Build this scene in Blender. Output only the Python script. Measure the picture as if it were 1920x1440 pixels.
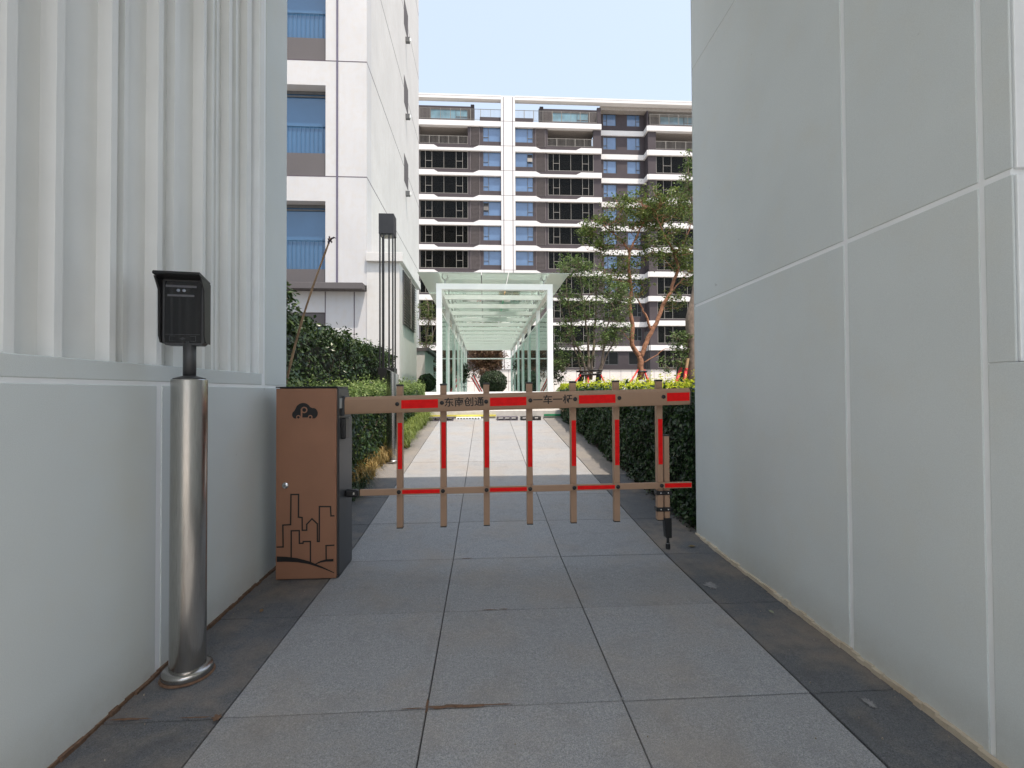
import bpy, math, random
import numpy as np
from mathutils import Vector, Matrix
for o in list(bpy.data.objects): bpy.data.objects.remove(o)
SC = bpy.context.scene; COL = SC.collection
rnd = random.Random(7); rng = np.random.default_rng(11)

# ------------------------------------------------------------ camera, sky, sun, exposure
FOC = 886.0; CAM = Vector((0, 0, 1.15))
yaw, pit, rol = math.radians(3.29), math.atan(.0161), math.radians(.28)
FW = Vector((math.sin(yaw)*math.cos(pit), math.cos(yaw)*math.cos(pit), math.sin(pit)))
R0 = Vector((math.cos(yaw), -math.sin(yaw), 0)); U0 = R0.cross(FW)
RT = R0*math.cos(rol) - U0*math.sin(rol); UP = U0*math.cos(rol) + R0*math.sin(rol)
cd = bpy.data.cameras.new('camera'); cam = bpy.data.objects.new('camera', cd); COL.objects.link(cam)
cam.matrix_world = Matrix(((RT.x, UP.x, -FW.x, CAM.x), (RT.y, UP.y, -FW.y, CAM.y), (RT.z, UP.z, -FW.z, CAM.z), (0, 0, 0, 1)))
cd.sensor_width = 36; cd.lens = FOC/1920*36; cd.clip_start = .05; cd.clip_end = 3000
SC.camera = cam
SUN = Vector((.22, -.36, 1)).normalized()
w = bpy.data.worlds.new('World'); SC.world = w; w.use_nodes = True
nt = w.node_tree; nt.nodes.clear()
sk = nt.nodes.new('ShaderNodeTexSky'); sk.sky_type = 'NISHITA'; sk.sun_disc = False
sk.sun_elevation = math.asin(SUN.z); sk.sun_rotation = math.atan2(SUN.x, SUN.y)
sk.air_density = 1.0; sk.dust_density = 4.0; sk.ozone_density = .6; sk.altitude = 50
bg = nt.nodes.new('ShaderNodeBackground'); bg.inputs['Strength'].default_value = .15
ow = nt.nodes.new('ShaderNodeOutputWorld')
hz = nt.nodes.new('ShaderNodeMix'); hz.data_type = 'RGBA'; hz.inputs[0].default_value = .55   # thin bright summer veil over the whole sky
hz.inputs[7].default_value = (2.85, 3.2, 3.5, 1); nt.links.new(sk.outputs[0], hz.inputs[6]); nt.links.new(hz.outputs[2], bg.inputs['Color']); nt.links.new(bg.outputs[0], ow.inputs['Surface'])
ld = bpy.data.lights.new('sun', 'SUN'); ld.energy = 2.25; ld.angle = math.radians(.5); ld.color = (1, .88, .755)
lo = bpy.data.objects.new('sun', ld); COL.objects.link(lo); lo.rotation_euler = SUN.to_track_quat('Z', 'Y').to_euler()
vs = SC.view_settings; vs.view_transform = 'Standard'; vs.look = 'None'; vs.gamma = 1; vs.use_curve_mapping = False
vs.exposure = 1.16

def at(px, py, Y):
    """world point of a direction in the photograph at distance Y along the path"""
    d = FW + RT*((px-960)/FOC) + UP*((720-py)/FOC)
    return CAM + d*(Y/d.y)
def gz(y):
    """height of the paving: gentle fall, then ramp, then terrace"""
    if y < 0: return 0.0
    return min(max(.022*y, -.199+1.15-1.15+.0824*y), 1.07) if y < 9.75 else (.604 if y < 9.76 else 1.07)

# ------------------------------------------------------------ mesh helpers
class MB:
    def __init__(s): s.v = []; s.f = []
    def add(s, vs_, fs_):
        n = len(s.v); s.v += [tuple(v) for v in vs_]; s.f += [tuple(i+n for i in f) for f in fs_]; return s
    def box(s, x0, x1, y0, y1, z0, z1):
        if x0 > x1: x0, x1 = x1, x0
        if y0 > y1: y0, y1 = y1, y0
        if z0 > z1: z0, z1 = z1, z0
        return s.add([(x0,y0,z0),(x1,y0,z0),(x1,y1,z0),(x0,y1,z0),(x0,y0,z1),(x1,y0,z1),(x1,y1,z1),(x0,y1,z1)],
              [(0,3,2,1),(4,5,6,7),(0,1,5,4),(1,2,6,5),(2,3,7,6),(3,0,4,7)])
    def prism(s, poly, a, b, axis='y'):
        """poly: 2D outline; extruded from a to b along axis"""
        n = len(poly)
        ar = sum(poly[i][0]*poly[(i+1)%n][1]-poly[(i+1)%n][0]*poly[i][1] for i in range(n))
        if ar < 0: poly = poly[::-1]
        def P(p, t): return {'y': (p[0], t, p[1]), 'x': (t, p[0], p[1]), 'z': (p[0], p[1], t)}[axis]
        vs_ = [P(p, a) for p in poly]+[P(p, b) for p in poly]
        fs_ = [tuple(range(n)), tuple(range(2*n-1, n-1, -1))]+[(i, n+i, n+(i+1)%n, (i+1)%n) for i in range(n)]
        if axis in 'xz': fs_ = [f[::-1] for f in fs_]
        if b < a: fs_ = [f[::-1] for f in fs_]
        return s.add(vs_, fs_)
    def tube(s, pts, rad, n=8, cap=True):
        pts = [Vector(p) for p in pts]
        if not hasattr(rad, '__len__'): rad = [rad]*len(pts)
        ring = []; b0 = len(s.v); prev = None
        for i, p in enumerate(pts):
            d = (pts[min(i+1, len(pts)-1)]-pts[max(i-1, 0)]); d = d.normalized() if d.length > 1e-9 else Vector((0, 0, 1))
            if prev is None: u = d.orthogonal().normalized()
            else: u = (prev-d*prev.dot(d)); u = u.normalized() if u.length > 1e-6 else d.orthogonal().normalized()
            prev = u; v = d.cross(u)
            for k in range(n):
                a = 2*math.pi*k/n; ring.append(tuple(p+(u*math.cos(a)+v*math.sin(a))*rad[i]))
        fs_ = []
        for i in range(len(pts)-1):
            for k in range(n):
                a, b = i*n+k, i*n+(k+1) % n; fs_.append((a, b, b+n, a+n))
        if cap: fs_ += [tuple(range(n-1, -1, -1)), tuple(range((len(pts)-1)*n, len(pts)*n))]
        return s.add(ring, fs_)
    def lathe(s, prof, cx=0, cy=0, n=48):
        ring = []
        for r, z in prof:
            for k in range(n): a = 2*math.pi*k/n; ring.append((cx+r*math.cos(a), cy+r*math.sin(a), z))
        fs_ = []
        for i in range(len(prof)-1):
            for k in range(n):
                a, b = i*n+k, i*n+(k+1) % n; fs_.append((a, b, b+n, a+n))
        fs_ += [tuple(range(n-1, -1, -1)), tuple(range((len(prof)-1)*n, len(prof)*n))]
        return s.add(ring, fs_)
    def mesh(s, name, mat=None, smooth=False):
        me = bpy.data.meshes.new(name); me.from_pydata(s.v, [], s.f); me.update()
        if mat: me.materials.append(mat)
        if smooth: me.polygons.foreach_set('use_smooth', [True]*len(me.polygons))
        return me
    def build(s, name, mat, parent=None, smooth=False, bevel=0, seg=2):
        o = bpy.data.objects.new(name, s.mesh(name, mat, smooth)); COL.objects.link(o)
        if parent is not None: o.parent = parent
        if bevel:
            m = o.modifiers.new('bevel', 'BEVEL'); m.width = bevel; m.segments = seg; m.limit_method = 'ANGLE'; m.angle_limit = math.radians(35)
            m.harden_normals = True
            o.data.polygons.foreach_set('use_smooth', [True]*len(o.data.polygons))
        return o
def B(x0, x1, y0, y1, z0, z1): return MB().box(x0, x1, y0, y1, z0, z1)
def inst(name, me, parent, loc=(0, 0, 0), rot=(0, 0, 0), scale=(1, 1, 1)):
    o = bpy.data.objects.new(name, me); COL.objects.link(o); o.parent = parent
    o.location = loc; o.rotation_euler = rot; o.scale = scale; return o
def smooth_angle(o, deg=35):
    o.data.polygons.foreach_set('use_smooth', [True]*len(o.data.polygons))
    try: o.data.set_sharp_from_angle(angle=math.radians(deg))
    except Exception: pass
    return o
def tag(o, label=None, cat=None, group=None, kind=None):
    if label: o['label'] = label
    if cat: o['category'] = cat
    if group: o['group'] = group
    if kind: o['kind'] = kind
    return o
def thing(name, label, cat, loc=(0, 0, 0), rz=0, group=None):
    o = bpy.data.objects.new(name, None); COL.objects.link(o); o.empty_display_size = .2
    o.location = loc; o.rotation_euler = (0, 0, rz); return tag(o, label, cat, group)
def copy_tree(o, parent=None):
    c = o.copy(); COL.objects.link(c)
    if parent is not None: c.parent = parent
    for ch in list(o.children): copy_tree(ch, c)
    return c

# ------------------------------------------------------------ materials
MC = {}
def new_mat(name):
    m = bpy.data.materials.new(name); m.use_nodes = True; nt = m.node_tree
    p = nt.nodes['Principled BSDF']; return m, nt, p
def N(nt, t, **k):
    n = nt.nodes.new(t)
    for a, b in k.items(): setattr(n, a, b)
    return n
def noise(nt, vec, scale, detail=4, rough=.55):
    n = N(nt, 'ShaderNodeTexNoise'); n.inputs['Scale'].default_value = scale; n.inputs['Detail'].default_value = detail
    n.inputs['Roughness'].default_value = rough; nt.links.new(vec, n.inputs['Vector']); return n.outputs['Fac']
def ramp(nt, fac, stops):
    r = N(nt, 'ShaderNodeValToRGB'); e = r.color_ramp.elements
    while len(e) < len(stops): e.new(.5)
    for i, (p, c) in enumerate(stops): e[i].position = p; e[i].color = (*c, 1) if len(c) == 3 else c
    nt.links.new(fac, r.inputs['Fac']); return r.outputs['Color']
def mix(nt, a, b, fac, mode='MIX'):
    m = N(nt, 'ShaderNodeMix', data_type='RGBA', blend_type=mode)
    for s, v in ((m.inputs[6], a), (m.inputs[7], b), (m.inputs[0], fac)):
        if hasattr(v, 'links') or hasattr(v, 'is_linked'): nt.links.new(v, s)
        elif isinstance(v, tuple): s.default_value = (*v, 1)
        else: s.default_value = v
    return m.outputs[2]
def bump(nt, p, h, strength=.2, dist=.01):
    b = N(nt, 'ShaderNodeBump'); b.inputs['Strength'].default_value = strength; b.inputs['Distance'].default_value = dist
    nt.links.new(h, b.inputs['Height']); nt.links.new(b.outputs[0], p.inputs['Normal'])
def pos(nt):
    g = N(nt, 'ShaderNodeNewGeometry'); return g.outputs['Position']
def simple(name, c, rough=.5, metal=0, var=.12, scale=6, spec=.5, bmp=0, bscale=300, coat=0):
    """base colour with soft tonal wear and optional fine relief"""
    if name in MC: return MC[name]
    m, nt, p = new_mat(name); v = pos(nt)
    n = noise(nt, v, scale, 5)
    lo_ = tuple(x*(1-var) for x in c); hi = tuple(min(1, x*(1+var)) for x in c)
    col = ramp(nt, n, [(.3, lo_), (.7, hi)])
    nt.links.new(col, p.inputs['Base Color'])
    p.inputs['Roughness'].default_value = rough; p.inputs['Metallic'].default_value = metal
    p.inputs['Specular IOR Level'].default_value = spec; p.inputs['Coat Weight'].default_value = coat
    if bmp: bump(nt, p, noise(nt, v, bscale, 2), bmp, .002)
    MC[name] = m; return m

def stucco(name, c, grain=.22, var=.05, warm=None, drips=0):
    if name in MC: return MC[name]
    m, nt, p = new_mat(name); v = pos(nt)
    big = noise(nt, v, .9, 3); mid = noise(nt, v, 7, 4); fine = noise(nt, v, 420, 2, .7)
    a = tuple(x*(1-var) for x in c); b = tuple(min(1, x*(1+var)) for x in c)
    col = ramp(nt, big, [(.3, a), (.7, b)])
    w2 = warm or tuple(x*.93 for x in c)
    col = mix(nt, col, w2, ramp(nt, mid, [(.45, (0, 0, 0)), (.75, (.5, .5, .5))]))
    col = mix(nt, col, ramp(nt, fine, [(.3, (.8, .8, .8)), (.7, (1.0, 1.0, 1.0))]), .55, 'MULTIPLY')
    if drips:
        mp = N(nt, 'ShaderNodeMapping'); mp.inputs['Scale'].default_value = (5, 5, .35); nt.links.new(v, mp.inputs['Vector'])
        d = noise(nt, mp.outputs[0], 1.6, 6, .65)
        col = mix(nt, col, tuple(x*.62 for x in c), ramp(nt, d, [(.5, (0, 0, 0)), (.78, (drips, drips, drips))]))
    nt.links.new(col, p.inputs['Base Color']); p.inputs['Roughness'].default_value = .82; p.inputs['Specular IOR Level'].default_value = .25
    bump(nt, p, fine, grain, .0015); MC[name] = m; return m

def wall_paint(name, c):
    """rolled exterior paint: fine grain, dust near the ground, hairline scuffs"""
    m, nt, p = new_mat(name); v = pos(nt)
    big = noise(nt, v, 1.3, 3); fine = noise(nt, v, 350, 2, .75); med = noise(nt, v, 3.2, 5, .6)
    col = ramp(nt, big, [(.3, tuple(x*.955 for x in c)), (.7, tuple(x*1.03 for x in c))])
    col = mix(nt, col, (c[0]*1.0, c[1]*.955, c[2]*.89), ramp(nt, med, [(.5, (0, 0, 0)), (.8, (.6, .6, .6))]))
    col = mix(nt, col, ramp(nt, fine, [(.3, (.78, .78, .78)), (.7, (1, 1, 1))]), .5, 'MULTIPLY')
    sp = N(nt, 'ShaderNodeSeparateXYZ'); nt.links.new(v, sp.inputs[0])
    mr = N(nt, 'ShaderNodeMapRange'); mr.inputs['From Min'].default_value = .02; mr.inputs['From Max'].default_value = .24
    mr.inputs['To Min'].default_value = .55; mr.inputs['To Max'].default_value = 0; nt.links.new(sp.outputs[2], mr.inputs['Value'])
    dn = noise(nt, v, 14, 6, .7)
    mm = N(nt, 'ShaderNodeMath', operation='MULTIPLY'); nt.links.new(mr.outputs[0], mm.inputs[0]); nt.links.new(dn, mm.inputs[1])
    col = mix(nt, col, (.34, .28, .2), mm.outputs[0])
    sc = noise(nt, v, 26, 2, .3)
    col = mix(nt, col, (.3, .3, .29), ramp(nt, sc, [(.81, (0, 0, 0)), (.84, (.35, .35, .35))]))
    nt.links.new(col, p.inputs['Base Color']); p.inputs['Roughness'].default_value = .6; p.inputs['Specular IOR Level'].default_value = .35
    bump(nt, p, fine, .25, .0012); return m

def granite(name, c, speck=.5, stain=.3, tan=(.36, .29, .22), rel=.25):
    m, nt, p = new_mat(name); v = pos(nt)
    oi = N(nt, 'ShaderNodeObjectInfo')
    f1 = noise(nt, v, 260, 3, .8); f2 = noise(nt, v, 90, 3, .7); big = noise(nt, v, 2.2, 5, .62); mid = noise(nt, v, 9, 6, .7)
    col = ramp(nt, f1, [(.36, tuple(x*(1-speck) for x in c)), (.5, c), (.66, tuple(min(1, x*(1+speck)) for x in c))])
    col = mix(nt, col, ramp(nt, f2, [(.35, (.72, .74, .78)), (.65, (1.1, 1.08, 1.05))]), .7, 'MULTIPLY')
    col = mix(nt, col, tan, ramp(nt, big, [(.46, (0, 0, 0)), (.66, (stain, stain, stain))]))
    col = mix(nt, col, tuple(x*.55 for x in c), ramp(nt, mid, [(.50, (0, 0, 0)), (.72, (stain, stain, stain))]))
    mr = N(nt, 'ShaderNodeMapRange'); mr.inputs['To Min'].default_value = .93; mr.inputs['To Max'].default_value = 1.06
    nt.links.new(oi.outputs['Random'], mr.inputs['Value'])
    cb = N(nt, 'ShaderNodeCombineXYZ')
    for i in range(3): nt.links.new(mr.outputs[0], cb.inputs[i])
    col = mix(nt, col, cb.outputs[0], 1.0, 'MULTIPLY')
    nt.links.new(col, p.inputs['Base Color']); p.inputs['Roughness'].default_value = .72; p.inputs['Specular IOR Level'].default_value = .35
    bump(nt, p, f2, rel, .002); return m

def leaf_mat(name, cols, gloss=.35, trans=.35):
    m, nt, p = new_mat(name)
    g = N(nt, 'ShaderNodeNewGeometry')
    col = ramp(nt, g.outputs['Random Per Island'], [(i/(len(cols)-1), c) for i, c in enumerate(cols)])
    big = noise(nt, g.outputs['Position'], 3.5, 3)
    col = mix(nt, col, ramp(nt, big, [(.35, (.7, .72, .6)), (.65, (1.15, 1.12, 1.0))]), 1.0, 'MULTIPLY')
    nt.links.new(col, p.inputs['Base Color']); p.inputs['Roughness'].default_value = gloss; p.inputs['Specular IOR Level'].default_value = .45
    tr = N(nt, 'ShaderNodeBsdfTranslucent'); nt.links.new(col, tr.inputs['Color'])
    mx = N(nt, 'ShaderNodeMixShader'); mx.inputs[0].default_value = trans
    out = nt.nodes['Material Output']
    nt.links.new(p.outputs[0], mx.inputs[1]); nt.links.new(tr.outputs[0], mx.inputs[2]); nt.links.new(mx.outputs[0], out.inputs[0])
    return m
def glass_mat(name, tint, opac=.25, rough=.02, spec=(.9, 1, .97)):
    """thin pane: see-through, tinted, mirror-like at grazing angles"""
    m, nt, p = new_mat(name); nt.nodes.remove(p)
    t = N(nt, 'ShaderNodeBsdfTransparent'); t.inputs[0].default_value = (*tint, 1)
    d = N(nt, 'ShaderNodeBsdfDiffuse'); d.inputs[0].default_value = (tint[0]*.8, tint[1]*.85, tint[2]*.82, 1)
    tl = N(nt, 'ShaderNodeBsdfTranslucent'); tl.inputs[0].default_value = (tint[0]*.85, tint[1]*.9, tint[2]*.87, 1)
    gl = N(nt, 'ShaderNodeBsdfGlossy'); gl.inputs['Roughness'].default_value = rough; gl.inputs[0].default_value = (*spec, 1)
    a0 = N(nt, 'ShaderNodeMixShader'); a0.inputs[0].default_value = .5
    nt.links.new(d.outputs[0], a0.inputs[1]); nt.links.new(tl.outputs[0], a0.inputs[2])
    a = N(nt, 'ShaderNodeMixShader'); a.inputs[0].default_value = opac
    nt.links.new(t.outputs[0], a.inputs[1]); nt.links.new(a0.outputs[0], a.inputs[2])
    fr = N(nt, 'ShaderNodeFresnel'); fr.inputs[0].default_value = 1.5
    b = N(nt, 'ShaderNodeMixShader'); nt.links.new(fr.outputs[0], b.inputs[0])
    nt.links.new(a.outputs[0], b.inputs[1]); nt.links.new(gl.outputs[0], b.inputs[2])
    nt.links.new(b.outputs[0], nt.nodes['Material Output'].inputs[0]); return m
def steel_mat():
    m, nt, p = new_mat('brushed_steel'); v = pos(nt)
    mp = N(nt, 'ShaderNodeMapping'); mp.inputs['Scale'].default_value = (1, 1, .02); nt.links.new(v, mp.inputs['Vector'])
    st = noise(nt, mp.outputs[0], 900, 3, .7); sm = noise(nt, v, 9, 4, .6)
    col = ramp(nt, st, [(.3, (.37, .36, .345)), (.7, (.56, .55, .53))])
    col = mix(nt, col, (.25, .22, .19), ramp(nt, sm, [(.66, (0, 0, 0)), (.78, (.22, .22, .22))]))
    nt.links.new(col, p.inputs['Base Color']); p.inputs['Metallic'].default_value = 1
    nt.links.new(ramp(nt, sm, [(.35, (.21, .21, .21)), (.8, (.28, .28, .28))]), p.inputs['Roughness'])
    p.inputs['Anisotropic'].default_value = .5
    bump(nt, p, st, .08, .0005); return m
M = {}
M['wall'] = wall_paint('painted_wall', (.735, .78, .77))
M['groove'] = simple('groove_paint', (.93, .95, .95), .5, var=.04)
M['rib'] = simple('rib_paint', (.86, .865, .84), .45, var=.05, scale=2, bmp=.1)
M['seal'] = stucco('sealant', (.66, .58, .45), .5, .2, (.42, .27, .15))
M['tile'] = granite('granite_tile', (.305, .313, .322), .4, .36, (.33, .275, .215))
M['strip'] = granite('dark_granite', (.128, .134, .142), .45, .55, (.30, .24, .18), .6)
M['stripr'] = granite('ramp_edge_granite', (.2, .19, .18), .4, .3, (.3, .26, .2))
M['grout'] = simple('grout', (.035, .032, .03), .95, var=.4, scale=40)
M['soil'] = simple('soil', (.09, .065, .045), .95, var=.5, scale=20, bmp=.8, bscale=60)
M['ground'] = granite('plaza_paving', (.50, .47, .43), .25, .2)
M['terr'] = simple('terrace_stone', (.5, .48, .45), .8, var=.12, scale=8)
M['twhite'] = stucco('tower_render', (.545, .55, .56), .2, .04, (.54, .51, .47), .10)
M['twhite2'] = stucco('tower_side_render', (.60, .60, .59), .2, .05, (.56, .53, .49), .25)
M['tgrey'] = stucco('grey_render', (.115, .108, .112), .2, .06, (.12, .11, .11))
M['fwhite'] = stucco('facade_white', (.70, .70, .70), .1, .03, (.67, .63, .58), .06)
M['fdark'] = stucco('facade_dark', (.070, .060, .066), .1, .08)
M['fbeige'] = simple('ceiling_beige', (.30, .275, .25), .9)
M['fjoint'] = simple('joint_dark', (.07, .05, .07), .9)
M['bglass'] = simple('blue_window_glass', (.045, .115, .22), .05, var=.12, scale=.7, spec=.9)
M['bglass2'] = simple('pale_window_glass', (.10, .175, .31), .06, var=.15, scale=.6, spec=.9)
M['dglass'] = simple('dark_window_glass', (.010, .011, .012), .2, var=.4, scale=.5, spec=.2)
M['wframe'] = simple('window_frame_metal', (.09, .095, .10), .45)
M['wframeg'] = simple('grey_frame_metal', (.20, .19, .17), .5)
M['louver'] = simple('louver_metal', (.16, .14, .14), .5)
M['steelw'] = simple('white_painted_steel', (.80, .83, .825), .4, var=.03, scale=3)
M['gtop'] = glass_mat('canopy_roof_glass', (.95, .985, .97), .42)
M['gside'] = glass_mat('canopy_side_glass', (.78, .91, .86), .10)
M['pipe'] = simple('steel_fitting', (.35, .36, .36), .4, 1)
M['bronze'] = simple('bronze_paint', (.325, .155, .088), .48, var=.07, scale=5, bmp=.25, bscale=600)
M['beam'] = simple('bronze_beam_paint', (.42, .26, .165), .5, var=.06, scale=6, bmp=.2, bscale=600)
M['red'] = simple('red_reflective_tape', (.92, .010, .010), .5, var=.1, scale=30, spec=.15)
M['black'] = simple('black_plastic', (.014, .014, .015), .4, var=.2)
M['print'] = simple('black_print', (.008, .007, .007), .5)
M['dgrey'] = simple('dark_grey_cabinet', (.055, .056, .058), .42, var=.1, scale=4)
M['lgrey'] = simple('sticker_grey', (.42, .44, .42), .6)
M['screen'] = simple('black_glass_screen', (.012, .012, .013), .06, spec=.6)
M['lens'] = simple('lens_glass', (.25, .28, .33), .1, spec=.9)
M['mark'] = simple('grey_print', (.11, .11, .12), .5)
M['chrome'] = simple('chrome', (.7, .7, .7), .15, 1)
M['steel'] = steel_mat()
M['bark'] = simple('red_brown_bark', (.26, .125, .07), .9, var=.45, scale=12, bmp=.8, bscale=40)
M['bark2'] = simple('grey_bark', (.17, .13, .10), .9, var=.35, scale=14, bmp=.8, bscale=50)
M['twig'] = simple('dry_twig', (.30, .21, .15), .9, var=.3)
M['bamboo'] = simple('bamboo', (.30, .19, .11), .6, var=.45, scale=9)
M['stake'] = simple('red_stake_paint', (.55, .035, .04), .55, var=.2)
M['wood'] = simple('raw_wood', (.40, .26, .14), .8, var=.2)
M['rustwall'] = stucco('podium_stone', (.62, .59, .56), .2, .05)
M['green'] = leaf_mat('green_sheet', [(.01, .42, .27), (.015, .50, .33)], .4, .8)
M['tan'] = leaf_mat('tan_sheet', [(.80, .60, .42), (.86, .68, .50)], .7, .7)
M['yellow'] = simple('yellow_strip', (.62, .55, .10), .6)
M['pallet'] = simple('grey_plastic', (.10, .09, .11), .6)
M['mud'] = simple('dried_mud', (.16, .095, .06), .95, var=.3, scale=80, bmp=.8, bscale=200)
M['cobble'] = simple('pebble', (.12, .115, .10), .85, var=.4, scale=30)
M['lf_tall'] = leaf_mat('glossy_dark_leaf', [(.012, .03, .012), (.03, .06, .022), (.05, .085, .03), (.09, .13, .055)], .25, .2)
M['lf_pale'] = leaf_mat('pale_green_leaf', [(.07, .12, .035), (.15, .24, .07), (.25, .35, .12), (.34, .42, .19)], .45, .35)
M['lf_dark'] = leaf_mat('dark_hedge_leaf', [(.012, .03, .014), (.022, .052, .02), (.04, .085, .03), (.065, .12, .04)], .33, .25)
M['lf_lime'] = leaf_mat('lime_leaf', [(.30, .36, .02), (.48, .56, .03), (.60, .66, .05), (.68, .72, .09)], .6, .55)
M['lf_tree'] = leaf_mat('olive_tree_leaf', [(.035, .06, .018), (.08, .125, .033), (.14, .20, .055), (.22, .27, .09)], .45, .35)
M['lf_tree2'] = leaf_mat('fresh_tree_leaf', [(.04, .07, .026), (.085, .14, .045), (.14, .22, .075), (.22, .30, .12)], .45, .35)
M['lf_brown'] = leaf_mat('brown_leaf', [(.07, .035, .02), (.13, .07, .045), (.19, .11, .07), (.09, .08, .04)], .6, .3)
M['lf_ball'] = leaf_mat('ball_shrub_leaf', [(.012, .028, .010), (.025, .05, .018), (.045, .08, .028)], .5, .25)
M['gr_green'] = leaf_mat('grass_green', [(.10, .16, .03), (.20, .27, .06), (.30, .36, .10), (.10, .14, .04)], .5, .35)
M['gr_dry'] = leaf_mat('grass_dry', [(.40, .27, .10), (.30, .20, .07), (.46, .34, .16), (.18, .17, .05)], .6, .35)

# ------------------------------------------------------------ leaves and blades (many small faces, one mesh)
def leaves_mesh(name, P, size, mat, up=.35, aspect=.55, nrm=None, jit=1.0):
    """P: (n,3) leaf positions. Each leaf is a folded pointed blade of 4 faces."""
    P = np.asarray(P, float); n = len(P)
    d = rng.normal(size=(n, 3)); d[:, 2] += up*.6; d /= np.linalg.norm(d, axis=1)[:, None]
    if nrm is not None:
        nn = nrm + rng.normal(size=(n, 3))*.55*jit
    else:
        nn = rng.normal(size=(n, 3)); nn[:, 2] = np.abs(nn[:, 2])+up
    nn /= np.linalg.norm(nn, axis=1)[:, None]
    t = d-nn*(d*nn).sum(1)[:, None]; t /= np.linalg.norm(t, axis=1)[:, None]+1e-9
    s = np.cross(nn, t)
    L = (size*(.6+.8*rng.random(n)))[:, None]; W = L*aspect*.5
    a = P-t*L*.5; e = P+t*L*.5; mid = P+nn*L*-.06
    l1 = P+s*W+nn*L*.06-t*L*.05; r1 = P-s*W+nn*L*.06-t*L*.05
    V = np.stack([a, l1, mid, r1, e], 1).reshape(-1, 3)
    base = (np.arange(n)*5)[:, None]
    Fc = np.concatenate([base+np.array([0, 2, 1]), base+np.array([0, 3, 2]), base+np.array([1, 2, 4]), base+np.array([2, 3, 4])], 1).reshape(-1, 3)
    me = bpy.data.meshes.new(name); me.vertices.add(len(V)); me.vertices.foreach_set('co', V.ravel())
    me.loops.add(Fc.size); me.loops.foreach_set('vertex_index', Fc.ravel().astype(np.int32))
    me.polygons.add(len(Fc)); me.polygons.foreach_set('loop_start', (np.arange(len(Fc))*3).astype(np.int32))
    me.polygons.foreach_set('loop_total', np.full(len(Fc), 3, np.int32)); me.update(calc_edges=True)
    me.materials.append(mat); return me
def bumpy(y, s=1.0, ph=0.0): return .5*math.sin(y*3.1*s+ph)+.3*math.sin(y*7.3*s+1.7+ph)+.2*math.sin(y*15.1*s+.6+ph)
def box_leaves(n, x0, x1, y0, y1, zbot, ztop, rough=.06, faces=('l', 'r', 't', 'f'), depth=.12):
    """points through the outer shell of a clipped hedge; zbot/ztop are functions of y"""
    P = []; Nn = []
    A = {'l': (y1-y0), 'r': (y1-y0), 't': (y1-y0)*.9, 'f': (x1-x0), 'b': (x1-x0)}
    tot = sum(A[f] for f in faces)
    for f in faces:
        k = int(n*A[f]/tot)
        for _ in range(k):
            y = rnd.uniform(y0, y1); x = rnd.uniform(x0, x1); dd = rnd.random()**1.8*depth
            if f in 'lr':
                z = zbot(y)+(ztop(y)-zbot(y))*rnd.random()
                o = rough*bumpy(y+z*1.3, 1.6, z*5); x = (x0+dd-o) if f == 'l' else (x1-dd+o); q = (-1, 0, .35) if f == 'l' else (1, 0, .35)
            elif f == 't':
                z = ztop(y)-dd*.8+rough*bumpy(y*1.3+x*2, 2, x*6)+(rnd.random()**8)*.1; q = (0, 0, 1)
            else:
                yy = y0 if f == 'f' else y1; z = zbot(yy)+(ztop(yy)-zbot(yy))*rnd.random()
                y = yy+(dd if f == 'f' else -dd); q = (0, -1 if f == 'f' else 1, .35)
            P.append((x, y, z)); Nn.append(q)
    return np.array(P), np.array(Nn, float)
def put(name, me, parent): o = bpy.data.objects.new(name, me); COL.objects.link(o); o.parent = parent; o['kind'] = 'stuff'; return o
def stems_mb(n, x0, x1, y0, y1, zbot, ztop, r=.008):
    mb = MB()
    for _ in range(n):
        x, y = rnd.uniform(x0, x1), rnd.uniform(y0, y1); z0, z1 = zbot(y)-.02, ztop(y)-.1
        mb.tube([(x, y, z0), (x+rnd.uniform(-.06, .06), y+rnd.uniform(-.06, .06), (z0+z1)/2), (x+rnd.uniform(-.15, .15), y+rnd.uniform(-.15, .15), z1)], [r*1.3, r, r*.5], 5)
    return mb

# ============================================================ SETTING
g = MB(); ys = [-300, -60, 0, 3.295, 9.74, 11.0, 30, 90, 700]; xs = [-500, -60, -12, 12, 60, 500]
def gg(y): return (0 if y < 0 else min(.022*y, 9) if y <= 3.3 else (.0824*y-.199) if y < 9.75 else 1.07)-.045
vv = [(x, y, gg(y)) for y in ys for x in xs]; nx = len(xs)
g.add(vv, [(j*nx+i, j*nx+i+1, (j+1)*nx+i+1, (j+1)*nx+i) for j in range(len(ys)-1) for i in range(nx-1)])
tag(g.build('ground', M['ground']), kind='structure')
soil = MB()
for (a, b) in ((-9, -1.285), (1.60, 12)):
    P_ = [(3.2 if a > 0 else 2.9), 3.3, 6.5, 9.74, 11.0, 24]
    P_ = [(3.5 if a > 0 else 3.2), 5, 6.5, 9.74, 11.0, 24]
    vv = [(x, y, gg(y)+.035) for y in P_ for x in (a, b)]
    soil.add(vv, [(2*j, 2*j+1, 2*j+3, 2*j+2) for j in range(len(P_)-1)])
tag(soil.build('planting_bed', M['soil']), kind='structure')

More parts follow.
